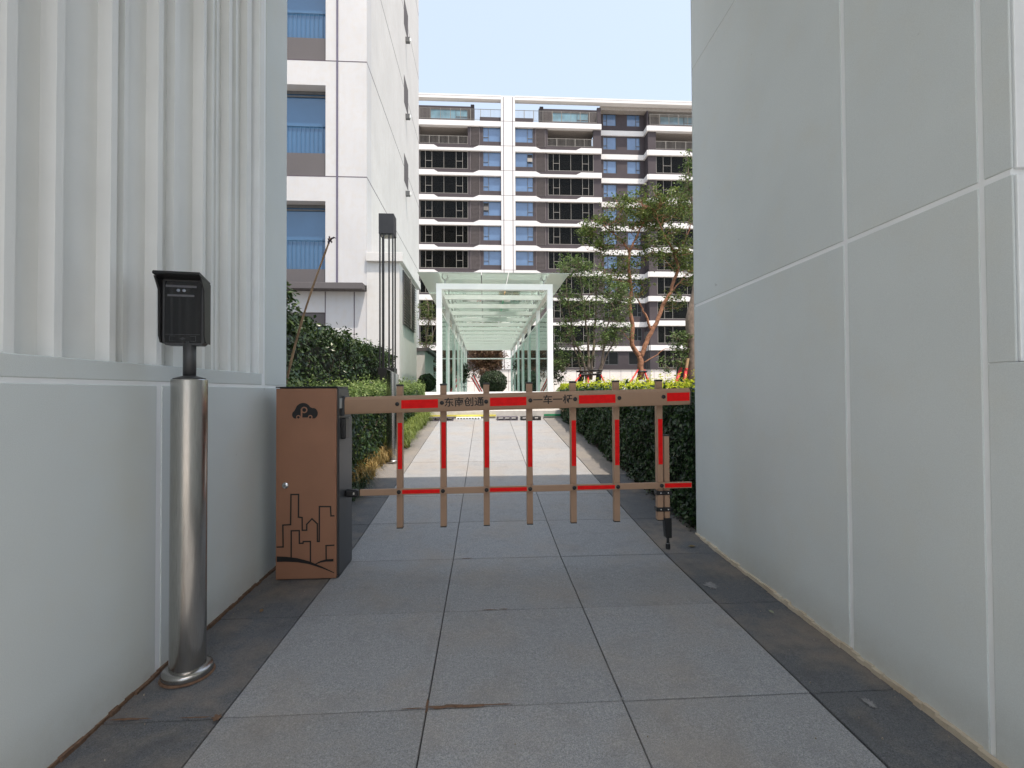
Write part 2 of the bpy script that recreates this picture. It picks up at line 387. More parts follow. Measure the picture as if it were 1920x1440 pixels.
# --- paved path: each slab an object
path = MB()
def slabz(y): return max(.022*y, .0824*y-.199) if y > 0 else 0
P_ = [-1.5, 0, 3.295, 9.74]
path.add([(x, y, slabz(y)-.012) for y in P_ for x in (-1.31, 1.60)], [(2*j, 2*j+1, 2*j+3, 2*j+2) for j in range(3)])
path = tag(path.build('path', M['grout']), kind='structure')
TH = .03
def slab_mesh(name, wx, mat):
    c = .0025; gp = .0022; x0, x1, y0, y1 = gp, wx-gp, gp, .7-gp
    mb = MB(); mb.add([(x0, y0, -TH), (x1, y0, -TH), (x1, y1, -TH), (x0, y1, -TH), (x0, y0, -c), (x1, y0, -c), (x1, y1, -c), (x0, y1, -c),
        (x0+c, y0+c, 0), (x1-c, y0+c, 0), (x1-c, y1-c, 0), (x0+c, y1-c, 0)],
        [(0, 1, 5, 4), (1, 2, 6, 5), (2, 3, 7, 6), (3, 0, 4, 7), (4, 5, 9, 8), (5, 6, 10, 9), (6, 7, 11, 10), (7, 4, 8, 11), (8, 9, 10, 11)])
    return mb.mesh(name, mat)
XJ = [-.908, -.208, .492, 1.195]
mt = slab_mesh('paving_slab', .7, M['tile']); ml = slab_mesh('edge_slab', .396, M['strip']); mr_ = slab_mesh('edge_slab_right', .40, M['strip'])
ml2 = slab_mesh('ramp_edge_slab', .396, M['stripr']); mr2 = slab_mesh('ramp_edge_slab_right', .40, M['stripr'])
for k in range(-4, 12):
    y = 1.693+.7*k; ramp_ = y > 3.0
    sl = math.atan(.0824 if ramp_ else .022)
    z = .0824*y-.199 if ramp_ else .022*y
    if 2.9 < y < 3.2: sl = math.atan((slabz(y+.7)-slabz(y))/.7); z = slabz(y)
    if y < 0: z = 0; sl = 0
    for i in range(3):
        inst('paving_slab', mt, path, (XJ[i], y, z+rnd.uniform(-.0012, .0012)), (sl+rnd.uniform(-.0012, .0012), rnd.uniform(-.001, .001), 0))
    inst('edge_slab', ml2 if k > 4 else ml, path, (-1.306, y, z-.003), (sl, 0, 0)); inst('edge_slab', mr2 if k > 4 else mr_, path, (1.197, y, z-.002), (sl, 0, 0))
# dried mud packed into a joint
def blotch(cx, cy, rx, ry, n, seed, name, mat, lift=.003):
    r_ = random.Random(seed); pts = []
    for i in range(n):
        a = 2*math.pi*i/n; k = r_.uniform(.55, 1.25); x, y = cx+rx*math.cos(a)*k, cy+ry*math.sin(a)*k
        pts.append((x, y, slabz(y)+lift+.001))
    mb = MB(); mb.add([(cx, cy, slabz(cy)+lift+.003)]+pts, [(0, i+1, (i+1) % n+1) for i in range(n)]); return mb.build(name, mat, path)
for q in [(-.13, 1.695, .09, .010, 26, 1), (-.04, 1.693, .07, .007, 22, 2), (.03, 1.695, .07, .0035, 20, 3), (-.208, 1.70, .005, .05, 16, 4), (-.26, 1.692, .04, .003, 16, 5),
          (.02, 2.392, .035, .004, 16, 6), (.09, 2.394, .03, .004, 16, 7), (-.12, 3.09, .04, .005, 16, 8), (-.92, 1.69, .018, .018, 16, 9), (-.99, 1.694, .06, .0028, 30, 10), (-1.22, 1.70, .07, .006, 30, 12)]:
    blotch(*q, 'mud_stain', M['mud'])
st_lt = simple('pale_scuff', (.235, .235, .235), .9, var=.25, scale=60)
for q in [(1.26, 2.60, .035, .05, 40, 21), (1.32, 3.45, .045, .03, 40, 22), (.49, 1.70, .008, .008, 24, 23), (1.36, 1.62, .015, .03, 40, 25)]:
    blotch(*q, 'pale_scuff', st_lt, .0015)
leafm = leaves_mesh('fallen_leaf', [(0, 0, 0)], .055, simple('wilted_leaf', (.25, .27, .19), .8), up=3)
fl = inst('fallen_leaf', leafm, None, (1.405, 2.27, .06), (0, 0, .6)); tag(fl, 'small wilted pale green leaf lying on the dark edge slabs by the right wall', 'leaf')

gr = MB()
for i in range(150):
    x, y = rnd.uniform(-1.28, 1.52), rnd.uniform(1.3, 4.2)
    if rnd.random() < .5: x = rnd.choice((-1.27+abs(rnd.gauss(0, .06)), 1.53-abs(rnd.gauss(0, .06))))
    q = rnd.uniform(.0012, .0035); gr.lathe([(q, slabz(y)-.002), (q*.6, slabz(y)+q*.8)], x, y, 5)
tag(gr.build('grit', simple('grit_stone', (.30, .26, .21), .9, var=.5, scale=90)), 'fine grit and crumbs scattered on the paving near the walls', 'grit', kind='stuff')
for i, (x, y, c_, lab) in enumerate(((-1.12, 2.45, (.16, .10, .05), 'curled brown leaf on the dark slabs between the steel post and cabinet'), (1.42, 3.2, (.20, .15, .07), 'tiny tan dry leaf near the far end of the right wall'))):
    o = inst('fallen_leaf', leaves_mesh('fallen_leaf', [(0, 0, 0)], .045, simple('dry_leaf_%d' % i, c_, .85), up=3), None, (x, y, slabz(y)+.008), (0, 0, i*1.3)); tag(o, lab, 'leaf')
# --- steps up to the terrace
for i in range(3):
    o = B(-1.3, 1.6, 9.76+.36*i, 11.2, gg(9)-.3, .604+.155*(i+1)).build('steps', M['terr'], bevel=.006); tag(o, kind='structure')
tag(B(-7, 9, 11.201, 56, .9, 1.075).build('terrace', M['terr']), kind='structure')
bed2 = B(2.2, 9, 11.5, 50, 1.0, 1.10).build('lawn_bed', M['soil']); tag(bed2, kind='structure')
bed3 = B(-7, -1.5, 11.5, 50, 1.0, 1.10).build('lawn_bed', M['soil']); tag(bed3, kind='structure')

# ============================================================ GATE WALLS
YL, YR, HT = 3.18, 3.45, 4.62
# left: fluted recess above a plain panelled base
wl = thing('fluted_wall', 'pale painted left wall with recessed vertical ribs above a plain base', 'wall')
XL = -1.30; D = .0035
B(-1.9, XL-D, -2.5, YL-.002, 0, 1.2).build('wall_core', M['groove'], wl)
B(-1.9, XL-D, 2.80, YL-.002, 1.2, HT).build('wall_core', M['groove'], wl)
B(-1.9, XL-.06, -2.5, 2.7995, 1.25, HT).build('recess_back', M['rib'], wl)
for (a, b) in ((-2.5, .5), (.52, 1.955), (1.985, YL)):
    B(XL-D-.004, XL, a, b, -.05, 1.181).build('panel', M['wall'], wl, bevel=.004)
B(XL-.30, XL, -2.5, 2.84, 1.196, 1.263).build('sill_band', M['wall'], wl, bevel=.005)
B(XL-.11, XL, 2.81, 2.855, 1.2635, HT).build('jamb', M['rib'], wl, bevel=.004)
B(XL-D-.004, XL, 2.882, YL, 1.196, HT).build('panel', M['wall'], wl, bevel=.004)
B(-1.9, XL-D, YL-.0015, YL+.004, -.05, HT).build('end_face', M['wall'], wl)
XB, XF = XL-.0605, XL-.014
ribs = [1.367, 1.519, 1.733, 1.824, 1.971, 2.093, 2.275, 2.366, 2.43, 2.505, 2.61, 2.70]
wid =  [.030, .028, .028, .020, .030, .034, .024, .016, .02, .03, .02, .05]
dep = [1, 1, 1, .5, 1, .7, 1, .8, .45, .9, .5, .8]
k = -2.4
while k < 1.25: ribs.append(k); wid.append(rnd.choice([.02, .03, .034])); dep.append(rnd.choice([.6, 1, 1])); k += rnd.choice([.09, .14, .18, .21])
for y, wd, dp in zip(ribs, wid, dep):
    xf = XB+(XF-XB)*dp; s = .012*dp
    MB().prism([(XB-.01, y-s*.3), (xf, y), (xf, y+wd), (XB-.01, y+wd+s)], 1.262, HT, 'z').build('rib', M['rib'], wl)
MB().prism([(y, z) for y, z in ((1.55, 1.9), (1.60, 1.9), (1.60, 2.4), (1.57, 2.5))], XB, XB+.003, 'x')
sb = MB(); yy = -2.5
while yy < YL:
    t = rnd.uniform(.03, .06); h = slabz(yy)+rnd.uniform(.006, .016)
    sb.box(XL, XL+.005+rnd.uniform(0, .009), yy, min(yy+t, YL)-.0005, -.02, h); yy += t
sb.build('sealant_strip', M['mud'], wl)

# right: large flat panels with grooves (its own frame turned a little outwards)
WR = math.atan(.0193)
wr = thing('panelled_wall', 'smooth grey-white right wall of large panels with light grooves', 'wall', (1.4995, 0, 0), -WR)
D = .004
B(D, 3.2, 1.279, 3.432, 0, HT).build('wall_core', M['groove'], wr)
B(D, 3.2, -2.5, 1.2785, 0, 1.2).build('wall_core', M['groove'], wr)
B(.25, 3.2, -2.5, 1.2785, 1.2005, HT).build('recess_back', M['rib'], wr)
zs = [(-.05, 1.772), (1.790, 3.560), (3.566, HT)]
for (a, b) in ((1.368, 1.910), (1.932, 3.44)):
    for (z0, z1) in zs: B(0, D+.004, a, b, z0, z1).build('panel', M['wall'], wr, bevel=.004)
for (z0, z1) in ((1.2295, 1.772), (1.790, 3.56), (3.566, HT)):
    B(0, D+.004, 1.271, 1.351, z0, z1).build('panel', M['wall'], wr, bevel=.004)
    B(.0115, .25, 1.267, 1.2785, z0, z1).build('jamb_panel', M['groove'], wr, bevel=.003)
B(0, D+.004, .62, 1.351, -.05, 1.228).build('panel', M['wall'], wr, bevel=.004)
B(0, D+.004, -2.5, .60, -.05, 1.228).build('panel', M['wall'], wr, bevel=.004)
B(.0115, .25, -2.5, 1.266, 1.201, 1.228).build('sill_band', M['wall'], wr)
k = -2.3
while k < 1.2:
    B(.2, .249, k, k+.03, 1.2285, HT).build('rib', M['rib'], wr); k += rnd.choice([.09, .14, .18, .21])
B(0.0, 3.2, 3.4405, 3.446, -.05, HT).build('end_face', M['wall'], wr)
sb = MB(); yy = -2.5
while yy < 3.44:
    t = rnd.uniform(.03, .06); h = slabz(yy)+rnd.uniform(.014, .026)
    sb.box(-.012-rnd.uniform(0, .008), 0, yy, min(yy+t, 3.44)-.0005, -.02, h); yy += t
sb.build('sealant_strip', M['seal'], wr)
# unseen roof slab, added above the frame to shade the passage
rf = thing('shade_roof', 'unseen flat white roof slab added over the two gate walls to shade the passage', 'roof', (0, 0, HT))
B(-4.5, 5, -.40, 3.45, .0015, .38).build('roof_slab', M['wall'], rf)
B(-4.5, 5, 3.30, 3.4495, .3815, .43).build('roof_edge', M['wall'], rf)
bx = B(-1.901, -4.5, -.40, YL-.003, 0, HT)
bx.build('wall_block', M['wall'], wl)
# small dark camera under the fluted wall's top
cm = thing('wall_camera', 'small black box with red edge fixed high on the ribbed left wall', 'camera', tuple(at(69, -12, 1.45)))
cm.location = (XL-.02, 1.40, 2.72)
cmy = at(60, 0, 1.4)
B(-.03, .06, -.03, .012, .0, .12).build('body', M['black'], cm, bevel=.004)
B(-.03, .062, .0125, .02, -.004, .12).build('red_edge', M['red'], cm)

# ============================================================ BARRIER CABINET
CX0, CX1, CY0, CY1 = -1.212, -.862, 2.842, 3.122; CZ0, CZ1 = .062, 1.180
cb = thing('barrier_cabinet', 'bronze and dark grey barrier machine cabinet with car logo beside left wall', 'barrier machine', (CX0, CY0, CZ0))
W_, H_, DP = CX1-CX0, CZ1-CZ0, CY1-CY0
body = MB().prism([(.012, .01), (DP, .01), (DP, H_-.10), (DP-.07, H_-.002), (.012, H_-.002)], .004, W_-.004, 'x').build('housing', M['dgrey'], cb, bevel=.005)
B(-.004, W_-.010, -.012, .0115, .004, H_-.006).build('front_door', M['bronze'], cb, bevel=.004)
B(-.006, W_-.004, -.013, DP-.07, H_-.0015, H_+.006).build('lid', M['black'], cb, bevel=.002)
B(.0, W_, .0, DP, 0, .0095).build('base_plate', M['dgrey'], cb)
PL = W_-.014
def cv(cx, cy): return ((cx-(48+14*(cy-90)/1300))/413*PL, (1388-cy)/1298*(H_-.01))
def flat(poly, name, mat, lift, parent, sub=.0006): return MB().prism(poly, -.0120-lift, -.0120-lift+sub, 'y').build(name, mat, parent)
# logo: cloud-like car with a P
def circ(cx, cy, r, n=24, a0=0, a1=2*math.pi): return [(cx+r*math.cos(a0+(a1-a0)*i/n), cy+r*math.sin(a0+(a1-a0)*i/n)) for i in range(n+(0 if abs(a1-a0) > 6.28 else 1))]
S = PL/413
def lg(cx, cy): x, z = cv(cx, cy); return x, z
outline = [(185, 292)]+[(185+27*math.cos(a)-5, 262-27*math.sin(a)*1.05) for a in np.linspace(-1.9-.1, -4.2, 8)]
outline = []
for a in np.linspace(math.radians(250), math.radians(120), 8): outline.append((186+28*math.cos(a), 264-28*math.sin(a)))
for a in np.linspace(math.radians(165), math.radians(25), 14): outline.append((235+53*math.cos(a), 232-48*math.sin(a)))
for a in np.linspace(math.radians(100), math.radians(-70), 12): outline.append((305+34*math.cos(a), 256-37*math.sin(a)))
flat([lg(*p) for p in outline], 'car_logo', M['print'], .0006, cb)
def ringpoly(cx, cy, ro, ri, name, mat, lift):
    mb = MB(); n = 24; c = lg(cx, cy)
    vo = [(c[0]+ro*S*math.cos(2*math.pi*i/n), -.012-lift, c[1]+ro*S*math.sin(2*math.pi*i/n)) for i in range(n)]
    vi = [(c[0]+ri*S*math.cos(2*math.pi*i/n), -.012-lift, c[1]+ri*S*math.sin(2*math.pi*i/n)) for i in range(n)]
    mb.add(vo+vi, [(i, (i+1) % n, n+(i+1) % n, n+i) for i in range(n)]); return mb.build(name, mat, cb)
ringpoly(243, 232, 23, 14, 'letter_p', M['bronze'], .0012)
flat([lg(219, 224), lg(230, 224), lg(230, 292), lg(219, 292)], 'letter_p', M['bronze'], .0014, cb)
flat([lg(230, 284), lg(275, 284), lg(275, 291), lg(230, 291)], 'car_underline', M['bronze'], .0014, cb)
for c in (203, 286): ringpoly(c, 282, 16, 9, 'wheel_ring', M['bronze'], .0016)
def stroke(pts, wpx, name='skyline_print', lift=.0006):
    mb = MB()
    for (a, b) in zip(pts[:-1], pts[1:]):
        ax, az = lg(*a); bx_, bz = lg(*b); d = Vector((bx_-ax, bz-az)); L = d.length; d.normalize(); nrm = Vector((-d.y, d.x))*wpx*S/2; e = d*wpx*S/2
        q = [(ax-e.x+nrm.x, az-e.y+nrm.y), (ax-e.x-nrm.x, az-e.y-nrm.y), (bx_+e.x-nrm.x, bz+e.y-nrm.y), (bx_+e.x+nrm.x, bz+e.y+nrm.y)]
        lift += .00002
        mb.add([(x, -.012-lift, z) for x, z in q], [(0, 1, 2, 3)])
    return mb.build(name, M['print'], cb)
stroke([(66, 1162), (108, 1162), (104, 1014), (158, 1012), (158, 808), (211, 808), (212, 962), (238, 966), (240, 1052), (271, 1052), (271, 1012), (307, 975), (345, 1010), (347, 1130), (360, 1130), (358, 893), (436, 895), (440, 958), (460, 958)], 10)
stroke([(165, 1240), (163, 1054), (219, 1054), (221, 1140), (246, 1140), (248, 1129), (298, 1129), (300, 1270)], 10)
stroke([(410, 1255), (408, 1160), (462, 1158)], 10)
up_ = [(65, 1224), (130, 1228), (210, 1240), (290, 1262), (380, 1300), (467, 1342)]; dn_ = [(467, 1348), (380, 1312), (290, 1282), (210, 1268), (130, 1262), (65, 1262)]
mb = MB(); n = len(up_)
vv = [lg(*p) for p in up_]+[lg(*p) for p in dn_[::-1]]
mb.add([(x, -.0136, z) for x, z in vv], [(i, n+i, n+i+1, i+1) for i in range(n-1)]); mb.build('road_print', M['print'], cb)
mb = MB(); a_ = [(330, 1282), (370, 1262), (410, 1252), (462, 1250)]; b_ = [(330, 1288), (370, 1274), (410, 1268), (462, 1268)]
vv = [lg(*p) for p in a_]+[lg(*p) for p in b_]
mb.add([(x, -.0139, z) for x, z in vv], [(i, 4+i, 5+i, i+1) for i in range(3)]); mb.build('road_print', M['print'], cb)
kx, kz = lg(119, 745)
lk = MB().lathe([(.015, 0), (.018, .002), (.018, .006), (.013, .010), (.009, .011), (.009, .016)], n=24).build('door_lock', M['chrome'], cb, smooth=True); lk.rotation_euler = (math.pi/2, 0, 0); lk.location = (kx, -.012, kz)
smooth_angle(lk)
l2 = B(-.005, .005, -.0005, .0005, -.003, .003).build('keyhole', M['black'], lk); l2.rotation_euler = (math.pi/2, 0, 0); l2.location = (0, 0, .0165)
# side fittings
B(W_-.0035, W_+.0012, .032, .070, H_-.125, H_-.065).build('side_sticker', M['lgrey'], cb)
B(W_-.0035, W_+.028, .045, .135, H_-.31, H_-.185).build('intercom_box', M['black'], cb, bevel=.008)
B(W_-.0035, W_+.002, .012, DP-.004, .014, H_-.185).build('side_panel', M['dgrey'], cb, bevel=.0008)
hb = B(-.014, .0, .05, .065, H_*.53, H_*.57).build('red_key_tag', M['red'], cb); hb.location = (-.003, .0, 0)

# ============================================================ BARRIER ARM (fence type)
TA = math.radians(1.25); BZ = math.radians(-.9)
p0 = at(655, 761, 2.955)
arm = thing('fence_barrier', 'bronze fence-type barrier arm with red reflective bars closed across the path', 'barrier', (CX1+.003, 2.955, p0.z+.001), BZ)
BL = 2.143; dzdx = math.tan(TA)
HB = .052
prof = [(-.034, -.034), (-.026, -.052), (.026, -.052), (.034, -.034), (.034, .034), (.022, .052), (-.018, .052), (-.034, .034)]
mb = MB(); nP = len(prof)
vv = [(-.02, y, z) for y, z in prof]+[(BL, y, z+BL*dzdx) for y, z in prof]
mb.add(vv, [tuple(range(nP-1, -1, -1)), tuple(range(nP, 2*nP))]+[(i, (i+1) % nP, nP+(i+1) % nP, nP+i) for i in range(nP)])
mb.build('beam', M['beam'], arm, bevel=.002)
def loc(px, py, Y): # photograph direction -> position along the arm
    q = at(px, py, Y); return q.x-arm.location.x, q.z-arm.location.z
fx = -.0345
posts = []
pxs = [749, 831, 912, 993, 1075, 1156, 1237]
Rinv = Matrix.Rotation(-BZ, 4, 'Z')
for i, px in enumerate(pxs):
    x = loc(px, 850, 2.985-.02*i/6)[0]; zt = loc(px, 723-1.5*i, 2.98)[1]; zb = loc(px, 990-2.8*i, 2.98)[1]
    mb = B(x-.019, x+.019, .0355, .0755, zb, zt); p_ = mb.build('upright', M['beam'], arm, bevel=.003)
    B(x-.021, x+.021, .0335, .0775, zt-.004, zt+.008).build('upright_cap', M['black'], p_, bevel=.002)
    B(x-.019, x+.019, .0355, .0755, zb-.005, zb-.0005).build('upright_cap', M['black'], p_)
    z1 = loc(px, 793-1.3*i, 2.98)[1]; z0 = loc(px, 880-1.7*i, 2.98)[1]
    B(x-.011, x+.0165, .0340, .0352, z0, z1).build('red_tape', M['red'], p_)
    posts.append(x)
    zz = x*dzdx
    bo = MB().lathe([(.0125, 0), (.0125, .004), (.010, .007), (.004, .008)], n=20).build('bolt_cap', M['black'], arm, smooth=True)
    bo.rotation_euler = (math.pi/2, 0, 0); bo.location = (x-.0, -.0345, zz+.002)
# red panels and lettering on the beam (positions along it between bolts)
def seg(a, b, name, z0=-.027, z1=.025):
    mb = MB(); y = -.0352
    mb.add([(a, y, a*dzdx+z0), (b, y, b*dzdx+z0), (b, y, b*dzdx+z1), (a, y, a*dzdx+z1), (a, y+.001, a*dzdx+z0), (b, y+.001, b*dzdx+z0), (b, y+.001, b*dzdx+z1), (a, y+.001, a*dzdx+z1)],
        [(0, 1, 2, 3), (7, 6, 5, 4), (0, 4, 5, 1), (1, 5, 6, 2), (2, 6, 7, 3), (3, 7, 4, 0)]); mb.build(name, M['red'], arm)
for i in (0, 2, 4): seg(posts[i]+.024, posts[i+1]-.024, 'red_panel')
seg(posts[6]+.022, BL-.006, 'red_panel')
def text(s, size, x, z, parent, mat, y, name='lettering', off=.0, align='CENTER', ext=.0006, sx=1):
    cu = bpy.data.curves.new('t', 'FONT'); cu.body = s; cu.size = size; cu.align_x = align; cu.align_y = 'CENTER'; cu.offset = off; cu.extrude = ext; cu.resolution_u = 4
    t = bpy.data.objects.new('t', cu); COL.objects.link(t)
    dg = bpy.context.evaluated_depsgraph_get(); dg.update()
    me = bpy.data.meshes.new_from_object(t.evaluated_get(dg)); bpy.data.objects.remove(t)
    me.materials.clear(); me.materials.append(mat)
    o = bpy.data.objects.new(name, me); COL.objects.link(o); o.parent = parent
    o.location = (x, y, z); o.rotation_euler = (math.pi/2, 0, 0); o.scale = (sx, 1, 1); return o
for (i, s) in ((1, '\u4e1c\u5357\u521b\u901a'), (3, '\u4e00\u8f66\u4e00\u6746')):
    xm = (posts[i]+posts[i+1])/2
    t = text(s, .058, xm, xm*dzdx+.0, arm, M['print'], -.0353, off=.0009, sx=1.06); t.rotation_euler = (math.pi/2, -TA, 0)
B(BL+.0, BL+.006, -.036, .036, BL*dzdx-.054, BL*dzdx+.054).build('beam_end_cap', M['dgrey'], arm, bevel=.002)
B(-.02, .010, -.038, .038, -.060, .060).build('arm_clamp', M['dgrey'], arm, bevel=.004)
# lower rail
ra = loc(672, 926, 2.94); rb = loc(1294, 909, 2.94)
def rz(x): return ra[1]+(rb[1]-ra[1])*(x-ra[0])/(rb[0]-ra[0])
def slant(a, b, y0, y1, h0, h1): 
    m_ = MB(); m_.add([(a, y0, rz(a)+h0), (b, y0, rz(b)+h0), (b, y1, rz(b)+h0), (a, y1, rz(a)+h0), (a, y0, rz(a)+h1), (b, y0, rz(b)+h1), (b, y1, rz(b)+h1), (a, y1, rz(a)+h1)],
        [(0, 3, 2, 1), (4, 5, 6, 7), (0, 1, 5, 4), (1, 2, 6, 5), (2, 3, 7, 6), (3, 0, 4, 7)]); return m_
slant(ra[0], rb[0]+.01, .012, .0345, -.019, .019).build('lower_rail', M['beam'], arm, bevel=.003)
for i in (0, 2, 4): slant(posts[i]+.02, posts[i+1]-.02, .0108, .0118, -.012, .012).build('red_tape', M['red'], arm)
slant(posts[6]+.02, rb[0]+.006, .0108, .0118, -.013, .014).build('red_tape', M['red'], arm)
for x in posts:
    bo = MB().lathe([(.0125, 0), (.0125, .004), (.010, .007), (.004, .008)], n=20).build('bolt_cap', M['black'], arm, smooth=True)
    bo.rotation_euler = (math.pi/2, 0, 0); bo.location = (x, .0118, rz(x))
hg = B(-.004, .075, .002, .045, -.026, .022).build('rail_hinge', M['black'], arm, bevel=.012, seg=3); hg.location = (.002, 0, rz(.04))
B(.048, .058, -.001, .003, -.008, .006).build('hinge_pin', M['chrome'], hg)
# telescopic support leg beside the last upright
x6 = posts[6]; xl = x6+.044
zt = loc(1245, 817, 2.97)[1]; zb = loc(1245, 971, 2.97)[1]; zf = loc(1247, 1030, 2.97)[1]
lg_ = B(xl-.017, xl+.017, .037, .074, zb, zt).build('support_leg', M['beam'], arm, bevel=.003)
B(xl-.018, xl+.018, .036, .075, zt-.002, zt+.006).build('leg_cap', M['black'], lg_)
m_ = MB().prism([(xl-.021, zb), (xl+.027, zb), (xl+.027, zb-.125), (xl-.012, zb-.125)], .032, .078, 'y').build('leg_sleeve', M['black'], lg_, bevel=.004)
MB().tube([(xl+.008, .055, zb-.12), (xl+.008, .055, zf+.03)], .009, 16).build('leg_rod', M['black'], lg_, smooth=True)
MB().tube([(xl+.008, .055, zf+.04), (xl+.008, .055, zf+.035)], .012, 16).build('leg_washer', M['chrome'], lg_)
MB().tube([(xl+.008, .055, zf+.034), (xl+.008, .055, zf)], .0145, 20).build('rubber_foot', M['black'], lg_)
for pz in (924, 955):
    z = loc(1240, pz, 2.96)[1]
    c_ = B(x6-.028, xl+.027, .028, .082, z-.013, z+.013).build('clamp', M['black'], arm, bevel=.003)
    for xx in (x6, xl+.003):
        b_ = MB().lathe([(.0055, 0), (.0055, .003), (.002, .005)], n=12).build('screw', M['chrome'], c_, smooth=True); b_.rotation_euler = (math.pi/2, 0, 0); b_.location = (xx, .028, z)

# ============================================================ STEEL POST WITH FACE TERMINAL
bp = thing('steel_post', 'brushed steel round post with flanged foot beside the left wall', 'post', (-1.176, 1.955, slabz(1.955)))
TOPZ = 1.205-bp.location.z
smooth_angle(MB().lathe([(.0625, .012), (.0625, TOPZ-.003), (.060, TOPZ)], n=72).build('shaft', M['steel'], bp), 30)
smooth_angle(MB().lathe([(.084, -.002), (.087, .004), (.087, .022), (.083, .029), (.069, .032), (.0635, .034)], n=72).build('foot_flange', M['steel'], bp), 50)
smooth_angle(MB().lathe([(.089, -.004), (.094, -.001), (.091, .0035), (.085, .005)], n=40).build('grout_ring', M['mud'], bp), 50)
TX, TY, TZ = -1.176, 1.955, 1.2
tm = thing('face_terminal', 'black hooded face recognition terminal standing on the steel post', 'terminal', (TX, TY, 1.205), math.radians(10))
smooth_angle(MB().lathe([(.056, .0005), (.056, .004), (.030, .012), (.0235, .014)], n=40).build('collar', M['dgrey'], tm), 40)
MB().tube([(0, 0, .006), (0, 0, .15)], .0225, 32).build('stem', M['dgrey'], tm, smooth=True)
TW, T0, T1 = .074, .134, .408
MB().prism([(-TW+.012, T0), (TW-.012, T0), (TW, T0+.012), (TW, T1-.02), (TW-.012, T1-.004), (-TW+.012, T1-.004), (-TW, T1-.02), (-TW, T0+.014)], -.018, .03, 'y').build('body', M['dgrey'], tm, bevel=.003)
B(-TW+.010, TW-.010, -.0215, -.0185, T0+.010, T1-.022).build('screen', M['screen'], tm, bevel=.001)
# hood: top visor and side cheeks reaching forwards
hd = MB()
hd.prism([(.031, T1-.012), (-.075, T1+.006), (-.082, T1-.004), (-.075, T1-.008), (.0, T1-.018), (.031, T1-.02)], -TW-.008, TW+.004, 'x')
hd.build('visor', M['black'], tm, bevel=.002)
for s in (-1, 1):
    a, b = (TW+.0005, TW+.006) if s > 0 else (-TW-.008, -TW-.0005)
    MB().prism([(.03, T0+.008), (-.018, T0+.01), (-.032, T0+.035), (-.036, T1-.06), (-.070, T1-.012), (.03, T1-.022)], a, b, 'x').build('side_cheek', M['black'], tm, bevel=.0015)
y_ = -.0222
TWo = .012
def tf(x0, x1, z0, z1, name, mat, lift=0): return B(x0, x1, y_-.0006-lift, y_-lift, z0, z1).build(name, mat, tm)
tf(-.060, .048, T1-.046, T1-.037, 'light_bar', M['mark']); tf(-.054, .040, T1-.082, T1-.074, 'status_bar', M['mark'])
for x in (-.016, .004):
    c_ = MB().lathe([(.006, 0), (.006, .002), (.003, .003)], n=16).build('camera_lens', M['lens'], tm); c_.rotation_euler = (math.pi/2, 0, 0); c_.location = (x, y_, T1-.058)
tf(-TW+.014, TW-.014, T0+.042, T0+.0428, 'card_reader_line', M['mark'])
for s in (-1, 1):
    for zz in (T0+.016, T0+.0355): tf(*sorted((s*.046, s*.026)), zz, zz+.0007, 'bracket_mark', M['mark'])
    tf(*sorted((s*.046, s*.0453)), T0+.016, T0+.036, 'bracket_mark', M['mark'], .0002)
for i_, h_ in enumerate((.004, .007, .010, .007, .004)): tf(-.009+i_*.004, -.0075+i_*.004, T0+.026-h_/2, T0+.026+h_/2, 'card_mark', M['mark'], .0002)

for ch in tm.children:
    if ch.name.split('.')[0] not in ('collar', 'stem'): ch.location.x -= .016
# ============================================================ LEANING BAMBOO POLE
a, b = at(545, 715, 4.3), at(620, 446, 4.3)
a = a+(a-b)*.33
bam = thing('bamboo_pole', 'long thin brown bamboo pole leaning above the tall dark hedge behind left wall', 'pole', tuple(a))
pts = []; n = 22
for i in range(n+1):
    t_ = i/n; p = (b-a)*t_; p.x -= .05*math.sin(t_*math.pi); pts.append(tuple(p))
MB().tube(pts, [.0125-.005*i/n+(.002 if i % 4 == 0 else 0) for i in range(n+1)], 8).build('cane', M['bamboo'], bam, smooth=True)
e = b-a; kn = MB()
for j in range(9):
    q = e+Vector((rnd.uniform(-.03, .045), rnd.uniform(-.03, .03), rnd.uniform(-.07, .02))); kn.tube([tuple(e*.985), tuple(q), tuple(q+Vector((rnd.uniform(-.01, .02), 0, rnd.uniform(-.02, .01))))], [.006, .007, .004], 5)
kn.build('root_end', M['fjoint'], bam)

# ============================================================ SECOND POST, slanted top
sp = thing('slanted_post', 'steel round post with slanted top by the left hedge beyond the barrier', 'post', (-1.14, 5.93, .0824*5.93-.199))
mb = MB(); n = 48; h0, h1 = 1.15, 1.075; r = .0745
vb = [(r*math.cos(2*math.pi*i/n), r*math.sin(2*math.pi*i/n), .0) for i in range(n)]
vt = [(x, y, h0+(h1-h0)*(x/r+1)/2) for x, y, z in vb]
mb.add(vb+vt, [(i, (i+1) % n, n+(i+1) % n, n+i) for i in range(n)]+[tuple(range(n, 2*n))])
smooth_angle(mb.build('shaft', M['steel'], sp), 30)
smooth_angle(MB().lathe([(.098, -.002), (.102, .004), (.102, .020), (.096, .028), (.076, .032)], n=48).build('foot_flange', M['steel'], sp), 50)

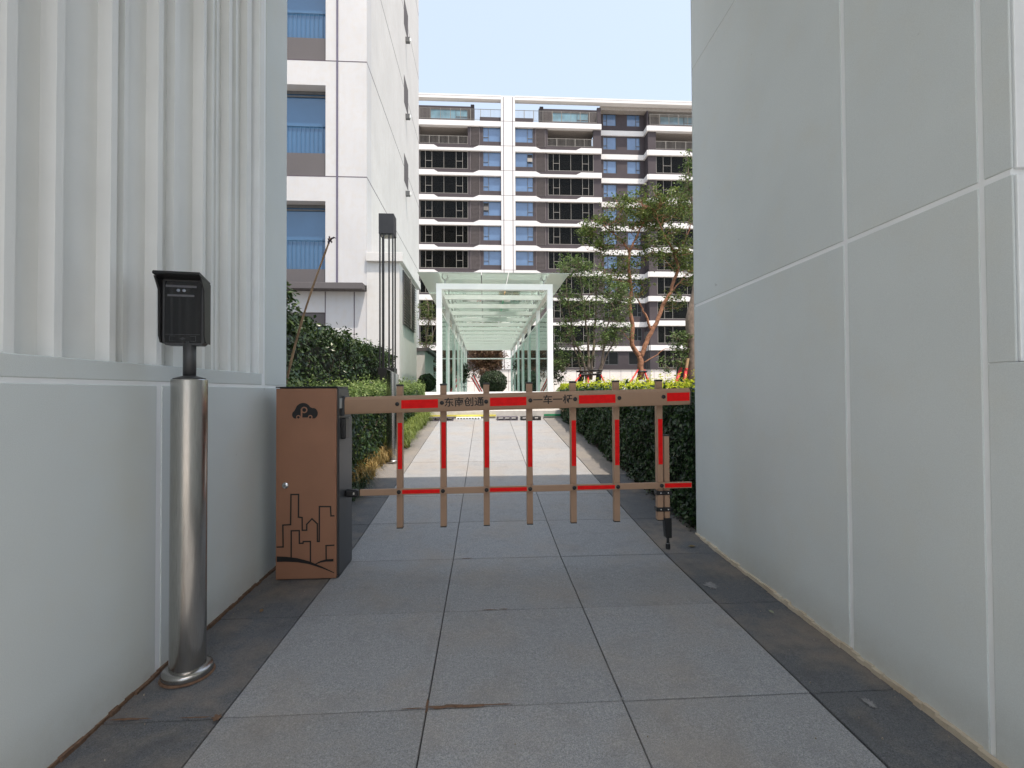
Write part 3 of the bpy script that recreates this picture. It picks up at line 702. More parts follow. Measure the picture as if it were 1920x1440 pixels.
# ============================================================ HEDGES AND GRASS
def hedge(name, label, x0, x1, y0, y1, zb, zt, n, size, mat, faces, cat='hedge', rough=.05, aspect=.55, depth=.14, core=True, up=.35, wisps=0):
    t = thing(name, label, cat, ((x0+x1)/2, (y0+y1)/2, 0)); L = t.location
    P, Nn = box_leaves(n, x0, x1, y0, y1, zb, zt, rough, faces, depth)
    if wisps:
        Q = np.array([(rnd.uniform(x0, x1), rnd.uniform(y0, y1), 0) for _ in range(wisps)]); 
        for q in Q: q[2] = zt(q[1])+rnd.random()**2*.16
        P = np.concatenate([P, Q]); Nn = np.concatenate([Nn, np.tile([0, 0, 1.], (wisps, 1))])
    P = P-np.array(L)
    put('foliage', leaves_mesh(name+'_leaves', P, size, mat, nrm=Nn, aspect=aspect, up=up), t)
    if core:
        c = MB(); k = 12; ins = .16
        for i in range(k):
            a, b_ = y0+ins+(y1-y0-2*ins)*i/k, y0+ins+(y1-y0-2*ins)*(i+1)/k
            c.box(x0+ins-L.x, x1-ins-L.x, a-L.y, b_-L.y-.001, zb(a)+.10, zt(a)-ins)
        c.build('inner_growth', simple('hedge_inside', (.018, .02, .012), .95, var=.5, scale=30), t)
    stems_mb(int((y1-y0)*10), x0+.1-L.x, x1-.1-L.x, y0+.05-L.y, y1-.05-L.y, lambda y: zb(y+L.y)-.05, lambda y: zt(y+L.y)-.15).build('stems', M['bark2'], t)['kind'] = 'stuff'
    return t
rampz = lambda y: max(.022*y, min(.0824*y-.199, 1.07)) if y < 9.75 else 1.07
hedge('tall_hedge', 'tall dark glossy-leaved hedge behind the left wall, below the white tower', -2.9, -2.08, 4.1, 11.1, rampz,
      lambda y: 2.0+.04*bumpy(y, .9), 21000, .062, M['lf_tall'], ('r', 't', 'f'), rough=.09, depth=.22, wisps=500)
hedge('laurel_bush', 'taller dark laurel bush rising at the near end of the tall hedge', -2.75, -1.95, 4.2, 5.15, rampz,
      lambda y: 2.2+.10*bumpy(y, 1.5), 4200, .065, M['lf_tall'], ('r', 't', 'f'), 'bush', rough=.12, depth=.3, wisps=200)
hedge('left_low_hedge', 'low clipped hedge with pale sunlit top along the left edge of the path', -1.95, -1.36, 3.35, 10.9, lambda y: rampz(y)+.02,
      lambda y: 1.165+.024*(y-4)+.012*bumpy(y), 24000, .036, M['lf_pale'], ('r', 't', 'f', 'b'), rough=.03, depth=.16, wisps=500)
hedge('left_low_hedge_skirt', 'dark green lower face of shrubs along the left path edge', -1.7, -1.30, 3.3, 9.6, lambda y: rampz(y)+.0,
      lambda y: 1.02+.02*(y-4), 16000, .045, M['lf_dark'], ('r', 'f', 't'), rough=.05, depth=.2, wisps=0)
hedge('right_dark_hedge', 'dark green clipped hedge along the right edge of the path', 1.56, 2.5, 3.50, 9.8, lambda y: rampz(y)+.0,
      lambda y: 1.10+.012*(y-4)+.01*bumpy(y), 34000, .050, M['lf_dark'], ('l', 't', 'f'), rough=.05, depth=.2, wisps=300)
hedge('lime_hedge', 'bright lime golden hedge behind the dark hedge on the right', 2.0, 3.3, 4.3, 12.5, rampz,
      lambda y: 1.21+.0165*(y-4.3)+.012*bumpy(y, 1.4), 26000, .034, M['lf_lime'], ('l', 't', 'f', 'b'), rough=.03, depth=.14, wisps=500)
# grass tufts at the left border
def tuft(mb, x, y, z, nb, h, spread, drop=.6):
    for _ in range(nb):
        a = rnd.uniform(0, 2*math.pi); hh = h*rnd.uniform(.5, 1.15); sp_ = spread*rnd.uniform(.3, 1.2); wd = rnd.uniform(.002, .004)
        dx, dy = math.cos(a)*sp_, math.sin(a)*sp_; s = Vector((-math.sin(a), math.cos(a), 0))*wd
        p = [Vector((x+rnd.uniform(-.02, .02), y+rnd.uniform(-.02, .02), z)), Vector((x+dx*.35, y+dy*.35, z+hh*.75)), Vector((x+dx*.8, y+dy*.8, z+hh*.85)), Vector((x+dx*1.25, y+dy*1.25, z+hh*(1-drop)))]
        n0 = len(mb.v); mb.add([p[0]-s, p[0]+s, p[1]-s, p[1]+s, p[2]-s*.8, p[2]+s*.8, p[3]], [(0, 1, 3, 2), (2, 3, 5, 4), (4, 5, 6)])
gt = MB()
for i in range(230):
    y = rnd.uniform(6.3, 9.7); x = -1.22+rnd.uniform(-.1, .10)+.05*bumpy(y); tuft(gt, x, y, rampz(y), 18, .26, .17)
tag(gt.build('border_grass', M['gr_green']), 'loose yellow-green grass spilling onto the path behind the slanted post', 'grass', kind='stuff')
gd = MB()
for i in range(60):
    y = rnd.uniform(4.7, 6.5); x = -1.28+rnd.uniform(-.1, .08); tuft(gd, x, y, rampz(y), 14, .19, .17)
tag(gd.build('dry_grass', M['gr_dry']), 'dry straw-coloured grass at the foot of the slanted post', 'grass', kind='stuff')
gn = MB()
for i in range(34):
    y = rnd.uniform(3.4, 5.0); x = -1.25+rnd.uniform(-.08, .06); tuft(gn, x, y, rampz(y), 14, .16, .22, .8)
tag(gn.build('shaded_grass', M['lf_dark']), 'long dark drooping grass between the cabinet and the path edge', 'grass', kind='stuff')
pb = MB()
for i in range(260):
    y = rnd.uniform(3.48, 4.6); x = 1.60+rnd.uniform(-.05, .22)-.02; r = rnd.uniform(.006, .020); z = rampz(y)+r*.2-.005
    s = 5; pb.lathe([(r*.5, z-r*.5), (r, z), (r*.75, z+r*.5), (r*.3, z+r*.7)], x, y, 6)
tag(pb.build('pebbles', M['cobble']), 'dark stones and leaf litter under the right hedge at the wall end', 'pebbles', kind='stuff')

# ============================================================ GARDEN LAMPS
def lamp(loc_, label, rz_=0):
    t = thing('garden_lamp', label, 'lamp', loc_, rz_, 'tall black garden lamps of four rods and a box head')
    w2 = .118
    for sx in (-1, -.42, .42, 1):
        for sy in ((-1, 1) if abs(sx) == 1 else (-1,)):
            B(sx*w2-.0125, sx*w2+.0125, sy*w2-.0125, sy*w2+.0125, .30, 3.12).build('rod', M['black'], t)
    B(-w2-.02, w2+.02, -w2-.02, w2+.02, 3.1205, 3.50).build('lamp_head', M['black'], t, bevel=.004)
    B(-w2+.02, w2-.02, -w2+.02, w2-.02, 3.10, 3.119).build('diffuser', M['lgrey'], t)
    B(-w2-.035, w2+.03, -w2-.03, w2+.03, .32, .62).build('lower_box', M['black'], t, bevel=.004)
    B(-w2+.03, w2-.03, -w2+.03, w2-.03, -.1, .3195).build('plinth', M['black'], t)
    return t
q = at(727, 700, 9.0)
lp = lamp((q.x, 9.0, .98), 'black four-rod garden lamp standing before the white tower behind the left hedge')
lp2 = copy_tree(lp); q = at(1214, 690, 27); lp2.location = (q.x, 27, 1.08); lp2['label'] = 'distant black four-rod garden lamp behind the forked tree on the right'

# ============================================================ WHITE TOWER (left)
TWX, TWY = -3.02, 12.3
tw = thing('white_tower', 'white rendered apartment tower with blue windows behind the left wall', 'building', (TWX, TWY, 1.0))
def tb(x0, x1, y0, y1, z0, z1, name, mat, par=tw, bevel=0): # given in world coordinates
    return B(x0-TWX, x1-TWX, y0-TWY, y1-TWY, z0-1, z1-1).build(name, mat, par, bevel=bevel)
OX1, OX0 = -4.065, -6.2; FH = 3.003; J0 = 3.70
TOP = J0+FH*10
tb(OX1, TWX, TWY, TWY+.5, 3.90, TOP, 'corner_pier', M['twhite'])
tb(TWX-.5, TWX, TWY+.5005, 22.0, 1.0, TOP, 'side_wall', M['twhite2'])
tb(-12, TWX-.501, TWY+3, 22.0, 1.0, TOP, 'rear_block', M['twhite'])
tb(-12, OX0, TWY, TWY+.5, 1.0, TOP, 'left_pier', M['twhite'])
for k in range(10):
    z = J0+FH*k                                   # joint height; spandrel above it, then glass, then white band
    if k == 0: zz0 = 3.9
    else: zz0 = z
    tb(OX0, OX1, TWY+.06, TWY+.4, zz0, z+.62, 'spandrel', M['tgrey'])
    wdw = tb(OX0, OX1, TWY+.30, TWY+.32, z+.6205, z+2.36, 'window', M['bglass'])
    fr = MB(); X0, X1 = OX0-TWX, OX1-TWX; y = TWY+.29-TWY
    for zz in (z+.62, z+2.20): fr.box(X0, X1, y-.02, y, zz-1, zz-1+.04)
    fr.box(X0, X1, y-.022, y-.001, z+2.28-1, z+2.36-1)
    fr.build('frame', M['wframe'], wdw)
    rl = MB()
    for i in range(19):
        xx = X0+.06+i*.112; rl.box(xx, xx+.007, .262, .272, z-1+.66, z-1+1.42)
    rl.box(X0, X1, .258, .276, z-1+1.42, z-1+1.45); rl.build('inner_railing', simple('blue_rail', (.055, .125, .225), .4), wdw)
    tb(OX0, OX1, TWY, TWY+.5, z+2.3605, z+FH, 'floor_band', M['twhite'])
    tb(-7, TWX+.004, TWY-.004, TWY+.001, z+FH-.012, z+FH+.006, 'render_joint', M['fjoint'])
    tb(TWX-.001, TWX+.004, TWY-.004, 22, z+FH-.010, z+FH+.004, 'render_joint', M['fjoint'])
    if 0 < k < 7:
        sw = tb(TWX-.001, TWX+.006, 17.95, 18.9, z+FH-.55, z+FH+.50, 'side_window', M['tgrey'])
        tb(TWX+.0, TWX+.16, 18.28, 18.42, z+FH-.98, z+FH-.80, 'vent_hood', M['wframe'], tw); tb(TWX+.1605, TWX+.21, 18.30, 18.40, z+FH-.94, z+FH-.83, 'vent_cap', M['steelw'], tw)
tb(-3.79, -3.745, TWY-.02, TWY-.0045, 3.9, TOP, 'downpipe_groove', simple('pipe_purple', (.10, .09, .14), .6))
# ledge and ground floor
tb(-9, TWX-.03, TWY-.32, TWY-.001, 3.74, 3.90, 'ledge', M['tgrey'], bevel=.01)
tb(-12, OX0, TWY, TWY+.35, 1, 3.74, 'base_wall', M['twhite']); tb(OX0, OX1-.012, TWY+.02, TWY+.35, 3.2, 3.7395, 'base_wall', M['twhite'])
tb(OX1, TWX, TWY+.02, TWY+.45, 1.0, 3.7395, 'base_wall', M['twhite'])
tb(OX0, OX1-.012, TWY+.05, TWY+.3, 2.86, 3.1995, 'lintel', M['tgrey'])
tb(OX0, OX1-.012, TWY+.24, TWY+.26, 1.0, 2.8595, 'ground_window', M['bglass'])
for x in (-4.07, -3.34): tb(x-.01, x+.006, TWY+.012, TWY+.0205, 1.0, 3.735, 'render_joint', M['fjoint'])
# porch block with cornice and louvre
PX1 = -2.19; PY1 = 15.35
tb(TWX+.001, PX1, TWY-.01, PY1, .9, 4.50, 'porch_block', M['twhite2'])
tb(TWX+.001, PX1+.10, TWY-.11, PY1+.25, 4.501, 4.73, 'porch_cornice', M['twhite2'], bevel=.01)
lv = tb(PX1+.001, PX1+.03, 12.75, 14.75, 2.98, 4.42, 'louvre', M['wframe'])
sl_ = MB(); z = 3.0
while z < 4.38: sl_.prism([(PX1-TWX+.032, z-1), (PX1-TWX+.075, z-1-.015), (PX1-TWX+.075, z-1-.003), (PX1-TWX+.032, z-1+.03)], 12.77-TWY, 14.73-TWY, 'y'); z += .075
sl_.build('louvre_blade', M['wframeg'], lv)
fr = MB(); fr.box(PX1-TWX+.03, PX1-TWX+.085, 13.72-TWY, 13.76-TWY, 1.98, 3.42); fr.build('louvre_mullion', M['wframeg'], lv)
tb(PX1-.25, PX1+.15, PY1+.9, 21, .9, 2.55, 'rear_low_wall', M['twhite2']); tb(PX1-.25, PX1+.3, PY1+.85, 21.05, 2.551, 2.66, 'rear_low_coping', M['tgrey'])

# ============================================================ LONG APARTMENT BLOCK
FY = 57.0; FX = lambda px: (px-906.8)*.0643
ab = thing('apartment_block', 'long eleven-storey apartment block with white bands and dark walls at the end', 'building', (0, FY, 1.0))
def fb(x0, x1, y0, y1, z0, z1, name, mat, par=ab): return B(x0, x1, y0, y1, z0-1, z1-1).build(name, mat, par)
BT = 33.93; NF = 10; SH = 3.018
def band_poly(pts, z, name='floor_band', y0=-.25, y1=.35): # pts: (x, top) list, bottom flat
    x0, x1 = pts[0][0], pts[-1][0]
    poly = [(x0, z-1-.62)]+[(x1, z-1-.62)]+[(x, z-1+t) for x, t in pts[::-1]]
    return MB().prism(poly, y0, y1, 'y').build(name, M['fwhite'], ab)
# shared window meshes (local origin lower-left of the opening)
def win_mesh(wd, h, flip):
    cw = wd*.32; a, b_ = (wd-cw, wd) if flip else (0, cw); fr = MB(); t_ = .055
    for (x0, x1, z0, z1) in ((0, wd, 0, t_), (0, wd, h-t_, h), (0, t_, t_, h-t_), (wd-t_, wd, t_, h-t_), (a if flip else b_-t_, a+t_ if flip else b_, t_, h-t_), (a+t_, b_-t_, h*.30, h*.30+t_)):
        fr.box(x0, x1, -.06, .0, z0, z1)
    return fr.mesh('window_frame', M['wframe'])
def pane_mesh(wd, h, mat): return B(0, wd, .005, .025, 0, h).mesh('window_pane', mat)
WN = {}
def window(x0, x1, z, h, flip, par=ab, y=.12, mat='bglass2', open_=False):
    wd = round(x1-x0, 2); key = (wd, round(h, 2), flip, mat)
    if key not in WN: WN[key] = (win_mesh(wd, h, flip), pane_mesh(wd, h, M[mat]))
    f = inst('window', WN[key][0], par, (x0, y, z-1)); inst('pane', WN[key][1], f)
    if open_:
        cw = wd*.32; xs_ = x0+wd-cw if flip else x0+.06
        s = B(0, cw*.85, -.03, .03, 0, h*.66).build('open_sash', M['black'], f); s.location = (xs_-x0, -.25, h*.33); s.rotation_euler = (-.28, 0, 0)
    return f
lvm = {}
def louver(x0, x1, z0, z1):
    key = (round(x1-x0, 2), round(z1-z0, 2))
    if key not in lvm:
        m_ = MB(); z = .06; w_ = key[0]
        m_.box(0, w_, .10, .12, 0, key[1])
        while z < key[1]-.05: m_.prism([(-.02, z), (.08, z+.05), (.08, z+.075), (-.02, z+.03)], 0, w_, 'x'); z += .155
        for xx in (0, w_-.05): m_.box(xx, xx+.05, -.04, .09, 0, key[1])
        lvm[key] = m_.mesh('louver', M['louver'])
    return inst('louver', lvm[key], ab, (x0, .0, z0-1))
glz = {}
def glazing(x0, x1, z, h, flip):
    """glazed balcony front: mullions and two casements with cross rails"""
    key = (round(x1-x0, 2), round(h, 2), flip)
    if key not in glz:
        L = key[0]; t_ = .05; f = MB(); fr_ = [0, .118, .252, .50, .755, .89, 1]
        if flip: fr_ = [1-a for a in fr_[::-1]]
        for a in fr_: x = min(max(a*L-t_/2, 0), L-t_); f.box(x, x+t_, -.05, 0, 0, h)
        f.box(0, L, -.045, -.002, 0, t_); f.box(0, L, -.045, -.002, h-t_, h)
        for (a, b_) in ((fr_[1], fr_[2]), (fr_[4], fr_[5])): f.box(a*L+t_/2, b_*L-t_/2, -.045, -.002, h*.42, h*.42+t_)
        glz[key] = (f.mesh('balcony_frame', M['wframeg']), B(0, L, .005, .02, 0, h).mesh('balcony_pane', M['gdark']))
    f = inst('balcony_glazing', glz[key][0], ab, (x0, .05, z-1)); inst('pane', glz[key][1], f); return f
M['gdark'] = glass_mat('balcony_glass', (.40, .40, .39), .03, spec=(.18, .18, .18))
def railing(x0, x1, z, h=1.0, y=.05):
    m_ = MB(); L = x1-x0; m_.box(0, L, -.02, .02, h-.05, h); m_.box(0, L, -.015, .015, .05, .09)
    x = 0
    while x < L: m_.box(x, x+.025, -.012, .012, .09, h-.05); x += .15
    x = 0
    while x <= L: m_.box(x-.03, x+.03, -.03, .03, 0, h+.02); x += L/max(1, round(L/1.2))*.9999
    return inst('railing', m_.mesh('railing', M['wframeg']), ab, (x0, y, z-1))
XU = dict(bl0=-7.72, bl1=-1.95, ll0=-1.66, ll1=-.50, wl0=-.12, wl1=2.07, pl=3.78, wr1=6.0, lr0=6.30, lr1=7.50, br0=7.8, br1=13.45, dp=14.42, rr=20.3)
GLO = 3.79
IN = 2.2
def openings(z, lo_s, units, railing_=False):
    pass
for k in range(0, NF+1):
    z = BT-SH*k; last = (k == NF)      # z = top of white band k; windows of that storey stand above it
    top_row = (k == 0); rail_row = (k == 1)
    # white band
    if not last:
        for (pts) in ([(-14, 0), (XU['bl0']+1.7, 0), (XU['bl0']+2.2, -.30), (XU['ll0']+.35, -.30), (XU['wl0']-.5, 0), (XU['wl1'], 0)] if k else [(-14, 0), (XU['wl1'], 0)],
                      [(XU['pl'], 0), (XU['lr0'], 0), (XU['lr0']+.6, -.30), (XU['br1']-2.2, -.30), (XU['br1']-1.6, 0), (XU['dp'], 0)] if k else [(XU['pl'], 0), (XU['dp'], 0)],
                      [(XU['rr'], 0), (25.0, 0), (25.8, -.28), (30, -.28)] if k else [(XU['rr'], 0), (30, 0)]):
            band_poly(pts, z)
        fb(XU['dp']-.001, XU['rr']+.001, 1.10, 1.5, z-.62, z, 'floor_band', M['fwhite'])
        fb(XU['rr']-.20, XU['rr']+.0, -.2, 1.0995, z-.62, z, 'floor_band', M['fwhite'])
    zs0 = z if not last else GLO
    ztop = z+SH-.62 if not top_row else 36.1
    lo_ = .62; bo_ = .26
    # spandrels: window bays and balconies
    def dark(x0, x1, z0, z1, y0=0, y1=.3): return fb(x0, x1, y0, y1, z0, z1, 'dark_wall', M['fdark'])
    zb_ = z-.30 if (k and not last) else zs0
    if last:
        zb_ = GLO
    dark(-14, XU['ll0']-.02, zb_, z+bo_); dark(XU['ll1'], XU['wl1'], zb_, z+lo_); dark(XU['ll0']-.0195, XU['ll1']-.0005, zb_, z+.10)
    dark(XU['pl'], XU['wr1']+.02, zb_, z+lo_); dark(XU['wr1']+.0205, XU['lr1']+.02, zb_, z+.10); dark(XU['lr1']+.0205, XU['dp'], zb_, z+bo_)
    dark(XU['rr'], 30, zb_, z+bo_)
    dark(XU['dp']+.0, XU['rr'], zs0-.01 if not last else GLO, z+lo_+.08, 1.3, 1.6)
    # piers
    zt_ = ztop
    if not top_row:
        dark(XU['bl1'], XU['ll0'], z+bo_+.0005, zt_); dark(XU['ll1'], XU['wl0'], z+lo_+.0005, zt_)
        dark(XU['wr1']+.0205, XU['lr0'], z+.1005, zt_); dark(XU['lr1'], XU['br0'], z+bo_+.0005, zt_)
        dark(XU['br1'], XU['dp'], z+bo_+.0005, zt_); dark(XU['rr'], XU['rr']+1.0, z+bo_+.0005, zt_); dark(-14, XU['bl0']-.02, z+bo_+.0005, zt_)
        louver(XU['ll0'], XU['ll1'], z+.101, zt_); louver(XU['lr0'], XU['lr1'], z+.101, zt_)
        op = (k == 5); op2 = (k == 2)
        dk = k >= 8
        gm = 'bglass2' if not dk else 'dglass'
        window(XU['wl0'], XU['wl1'], z+lo_+.001, zt_-z-lo_, False, mat=gm, open_=(k == 4)); window(XU['pl'], XU['wr1'], z+lo_+.001, zt_-z-lo_, True, mat=gm, open_=op2)
        # balconies
        for (a, b_) in ((XU['bl0'], XU['bl1']), (XU['br0'], XU['br1']), (XU['rr']+1.0, 28.9)):
            if rail_row: railing(a, b_, z+bo_)
            else: glazing(a, b_, z+bo_+.001, zt_-z-bo_, False)
            fb(a-.3, b_+.3, .31, IN, zt_-.001, zt_+.2, 'balcony_ceiling', M['fbeige'])
            fb(a-.3, b_+.3, IN+.001, IN+.2, z-.4, zt_+.2, 'balcony_back', M['fdark'])
            fb(a-.3, b_+.3, .31, IN, z-.2, z, 'balcony_floor', M['fdark'])
        dark(29, 30, z+bo_, zt_)
    # recessed bay windows
    y = 1.3; sc = 58.3/57
    z_w = z+lo_+.081; hw = 1.62 if not top_row else 2.1; zt2 = z+SH-.62 if not top_row else 36.1
    dark(XU['dp'], 15.0, z_w, zt2, y, y+.3); dark(16.70, 18.05, z_w, zt2, y, y+.3); dark(19.75, XU['rr']+.1, z_w, zt2, y, y+.3)
    for (a, b_, fl_) in ((15.0, 16.70, False), (18.05, 19.75, True)):
        dark(a+.0005, b_-.0005, z_w+hw, zt2, y, y+.3)
        window(a, b_, z_w, hw, fl_, y=y+.12, mat='bglass2' if k < 8 else 'dglass')
    fb(XU['rr']+.0005, XU['rr']+.2, .301, 1.6, z, zt2, 'dark_return', M['fdark']); fb(XU['dp']-.2, XU['dp']-.0005, .301, 1.6, z, zt2, 'dark_return', M['fdark'])
# centre pier and its joints
fb(XU['wl1']+.001, XU['pl']-.001, -.30, .35, GLO, 37.05, 'centre_pier', M['fwhite'])
for x in (XU['wl1']+.30, XU['pl']-.30): fb(x-.035, x+.035, -.303, -.2995, GLO, 36.9, 'pier_joint', M['fjoint'])
for k in range(11): fb(XU['wl1']+.001, XU['pl']-.001, -.304, -.2995, BT-SH*k-.02, BT-SH*k+.02, 'pier_joint', M['fjoint'])
# penthouse storey
fb(-14, XU['wl1'], -.35, .4, 36.55, 37.06, 'parapet', M['fwhite']); fb(XU['pl'], 30, -.35, .4, 36.55, 37.06, 'parapet', M['fwhite'])
fb(-14, XU['wl1'], -.353, -.349, 36.84, 36.87, 'pier_joint', M['fjoint']); fb(XU['pl'], 30, -.353, -.349, 36.84, 36.87, 'pier_joint', M['fjoint'])
fb(XU['dp'], 30, .401, 2.5, 36.1, 36.549, 'roof_soffit', M['fbeige'])
for (a, b_) in ((-14, -1.2), (6.9, 14.4), (20.5, 30)):
    fb(a, b_, 1.6, 1.9, BT+.1, 36.75, 'penthouse_wall', M['fdark'])
M['pglass'] = simple('cyan_penthouse_glass', (.17, .33, .42), .08, var=.3, scale=.8, spec=.8)
for x0 in (-6.6, 8.6, 22.4): window(x0, x0+4.6, BT+1.0, 1.35, True, y=1.55, mat='pglass')
for (a, b_) in ((-7.7, XU['wl1']), (XU['pl'], XU['br1']+.7), (XU['rr']+.3, 29)): railing(a, b_, BT+.26, 1.35, .05)
for x in (-1.6, XU['lr1']-.6): fb(x, x+.45, .5, 1.6, BT, 36.34, 'penthouse_pier', M['fdark'])
fb(XU['br1']+.5, XU['dp']-.001, .0, .3, BT+.3, 36.1, 'penthouse_pier', M['fdark'])
# podium and rear mass
fb(-20, 40, -1.2, -.4, 1.0, 3.70, 'podium_wall', M['rustwall']); fb(-20, 40, -1.3, -.001, 3.701, 3.785, 'podium_coping', M['tgrey'])
for i in range(30):
    x = -8+i*1.35; fb(x-.015, x+.015, -1.204, -1.1995, 1.0, 3.69, 'podium_joint', M['fjoint'])
fb(-20, 40, -1.205, -1.1995, 2.35, 2.38, 'podium_joint', M['fjoint'])
fb(-14, 30, 3.2, 9, 1, 33.0, 'rear_mass', M['fdark'])

# ============================================================ GLASS CANOPY
CYF, CYB = 12.0, 29.6
x0c = at(818, 640, CYF).x; x1c = at(1037, 640, CYF).x; ztc = at(925, 532, CYF).z; zbc = 1.075
cn = thing('glass_canopy', 'white steel walkway canopy with glass roof and glass sides at the end of the path', 'canopy', (x0c, CYF, zbc))
CW = x1c-x0c; CH = ztc-zbc
def cbx(x0, x1, y0, y1, z0, z1, name, mat, bev=0, par=cn): return B(x0, x1, y0, y1, z0, z1).build(name, mat, par, bevel=bev)
cbx(0, .14, 0, .14, 0, CH-.15, 'portal_post', M['steelw'], .004); cbx(CW-.14, CW, 0, .14, 0, CH-.15, 'portal_post', M['steelw'], .004)
cbx(0, CW, 0, .14, CH-.1495, CH, 'portal_beam', M['steelw'], .004)
NB = 13; sp_ = (CYB-CYF)/NB
for s in (0, 1):
    xa, xb = (.0, .12) if s == 0 else (CW-.12, CW)
    cbx(xa, xb, .1405, CYB-CYF, CH-.17, CH-.01, 'edge_beam', M['steelw'], .004)
    for i in range(1, 7):
        y = i*(CYB-CYF)/6-.1; cbx(xa+.001, xb-.001, y, y+.14, 0, CH-.1705, 'post', M['steelw'], .004)
    cbx(xa+.045, xb-.045, .1405, CYB-CYF-.001, CH-.62, CH-.575, 'side_rail', M['steelw'])
    for i in range(1, 7):
        y0_ = (i-1)*(CYB-CYF)/6+.05; y1_ = i*(CYB-CYF)/6-.11
        g_ = cbx((xa+xb)/2-.005, (xa+xb)/2+.005, y0_+(.1 if i == 1 else 0), y1_, .06, CH-.63, 'side_pane', M['gside'])
for i in range(1, NB+1):
    y = i*sp_-.03; cbx(.1205, CW-.1205, y-.045, y+.045, CH-.155, CH-.03, 'roof_beam', M['steelw'], .003)
cbx(.1205, CW-.1205, CYB-CYF-.1, CYB-CYF-.05, CH-.72, CH-.65, 'rear_rail', M['steelw'])
gz_ = .20
ov0 = at(783, 520, CYF-.25).x-x0c; ov1 = at(1067, 520, CYF-.25).x-x0c; mid = CW/2
npan = 7
for i in range(npan):
    ya, yb = -.30+i*(CYB-CYF+.5)/npan, -.30+(i+1)*(CYB-CYF+.5)/npan-.02
    cbx(ov0, mid-.35, ya, yb, CH+gz_, CH+gz_+.012, 'roof_pane', M['gtop']); cbx(mid-.33, mid+.33, ya, yb, CH+gz_, CH+gz_+.012, 'roof_pane', M['gtop']); cbx(mid+.35, ov1, ya, yb, CH+gz_, CH+gz_+.012, 'roof_pane', M['gtop'])
for i in range(NB+1):
    for xx in (.22, CW-.22):
        y = i*sp_+(.07 if i == 0 else -.03); f_ = MB(); f_.tube([(xx, y, CH-.03 if i else CH), (xx, y, CH+.10)], .018, 8)
        for a in range(4):
            an = math.pi/4+a*math.pi/2; f_.tube([(xx, y, CH+.09), (xx+.10*math.cos(an), y+.10*math.sin(an), CH+.15), (xx+.10*math.cos(an), y+.10*math.sin(an), CH+gz_-.001)], .012, 6)
        f_.build('spider_fitting', M['pipe'], cn)
ZR = ztc+gz_+.013
def sheet(name, label, cat, px0, px1, py, mat, dy=.5):
    # lies on the roof glass: find where the sight line meets the roof
    d0 = FW+RT*(((px0+px1)/2-960)/FOC)+UP*((720-py)/FOC); Y = (ZR-CAM.z)/d0.z*d0.y
    a, b_ = at(px0, py, Y).x, at(px1, py, Y).x
    m_ = MB(); n_ = 8
    for i in range(n_+1):
        x = a+(b_-a)*i/n_; 
        for j in (0, 1): m_.v.append((x-a, j*dy-dy/2+rnd.uniform(-.06, .06), .004+.01*math.sin(i*1.7+j)*.5+.006))
    m_.f = [(2*i, 2*i+2, 2*i+3, 2*i+1) for i in range(n_)]
    o = m_.build(name, mat); o.location = (a, Y, ZR); tag(o, label, cat)
    md = o.modifiers.new('s', 'SOLIDIFY'); md.thickness = .004
sheet('green_sheet', 'larger green plastic sheet on the canopy roof glass, nearest of the two', 'sheet', 936, 974, 566, M['green'], 1.25)
sheet('green_sheet', 'second green plastic sheet further back on the canopy roof glass', 'sheet', 917, 954, 583, M['green'], 1.15)
sheet('tan_sheet', 'crumpled tan paper lying on the front of the canopy roof', 'paper', 936, 976, 546, M['tan'], 1.1)
# low kerb in front of the canopy
tag(B(x0c-.3, x1c+.3, 11.55, 11.85, 1.0751, 1.15).build('canopy_kerb', M['steelw']), kind='structure')

# ============================================================ CLUTTER AT THE STEPS
def pallet(x, y, wd, label, mat, h=.07):
    t = thing('plastic_pallet', label, 'pallet', (x, y, rampz(y)+.004), 0); n_ = max(3, int(wd/.09))
    B(0, wd, 0, .28, h-.014, h).build('deck', mat, t); B(0, wd, 0, .28, -.004, .012).build('bottom_board', mat, t)
    for i in range(n_):
        xx = i*(wd-.03)/(n_-1); B(xx, xx+.03, .002, .278, .0125, h-.0145).build('block', mat, t)
    return t
q = at(800, 781, 9.4); pallet(q.x, 9.40, .52, 'grey plastic pallet at the left end of the foot of the steps', M['pallet'])
q = at(932, 781, 9.4); pallet(q.x, 9.40, .42, 'grey plastic pallet in the middle of the foot of the steps', M['pallet'])
q = at(977, 781, 9.4); pallet(q.x, 9.40, .40, 'black plastic pallet at the right end of the foot of the steps', M['black'])
gr_ = thing('drain_grate', 'pale metal drain grate with dark slots across the top of the ramp', 'grate', (at(855, 781, 9.55).x, 9.55, rampz(9.55)+.004))
B(0, .50, 0, .16, 0, .045).build('grate_frame', M['steelw'], gr_, bevel=.003)
for i in range(8): B(.03+i*.058, .062+i*.058, -.002, .03, .012, .036).build('slot', M['black'], gr_)
for (pa, pb_, py, m_, nm, lb) in ((800, 930, 777, 'yellow', 'yellow_strip', 'dull yellow strip lying along the first step behind the pallets'), (1020, 1052, 777.5, 'green', 'green_mat', 'green mat edge lying at the right end of the first step')):
    a = at(pa, py, 9.72); b_ = at(pb_, py, 9.72); o = B(0, b_.x-a.x, 0, .03, 0, .035).build(nm, M[m_]); o.location = (a.x, 9.715, rampz(9.7)+.045); tag(o, lb, 'strip')

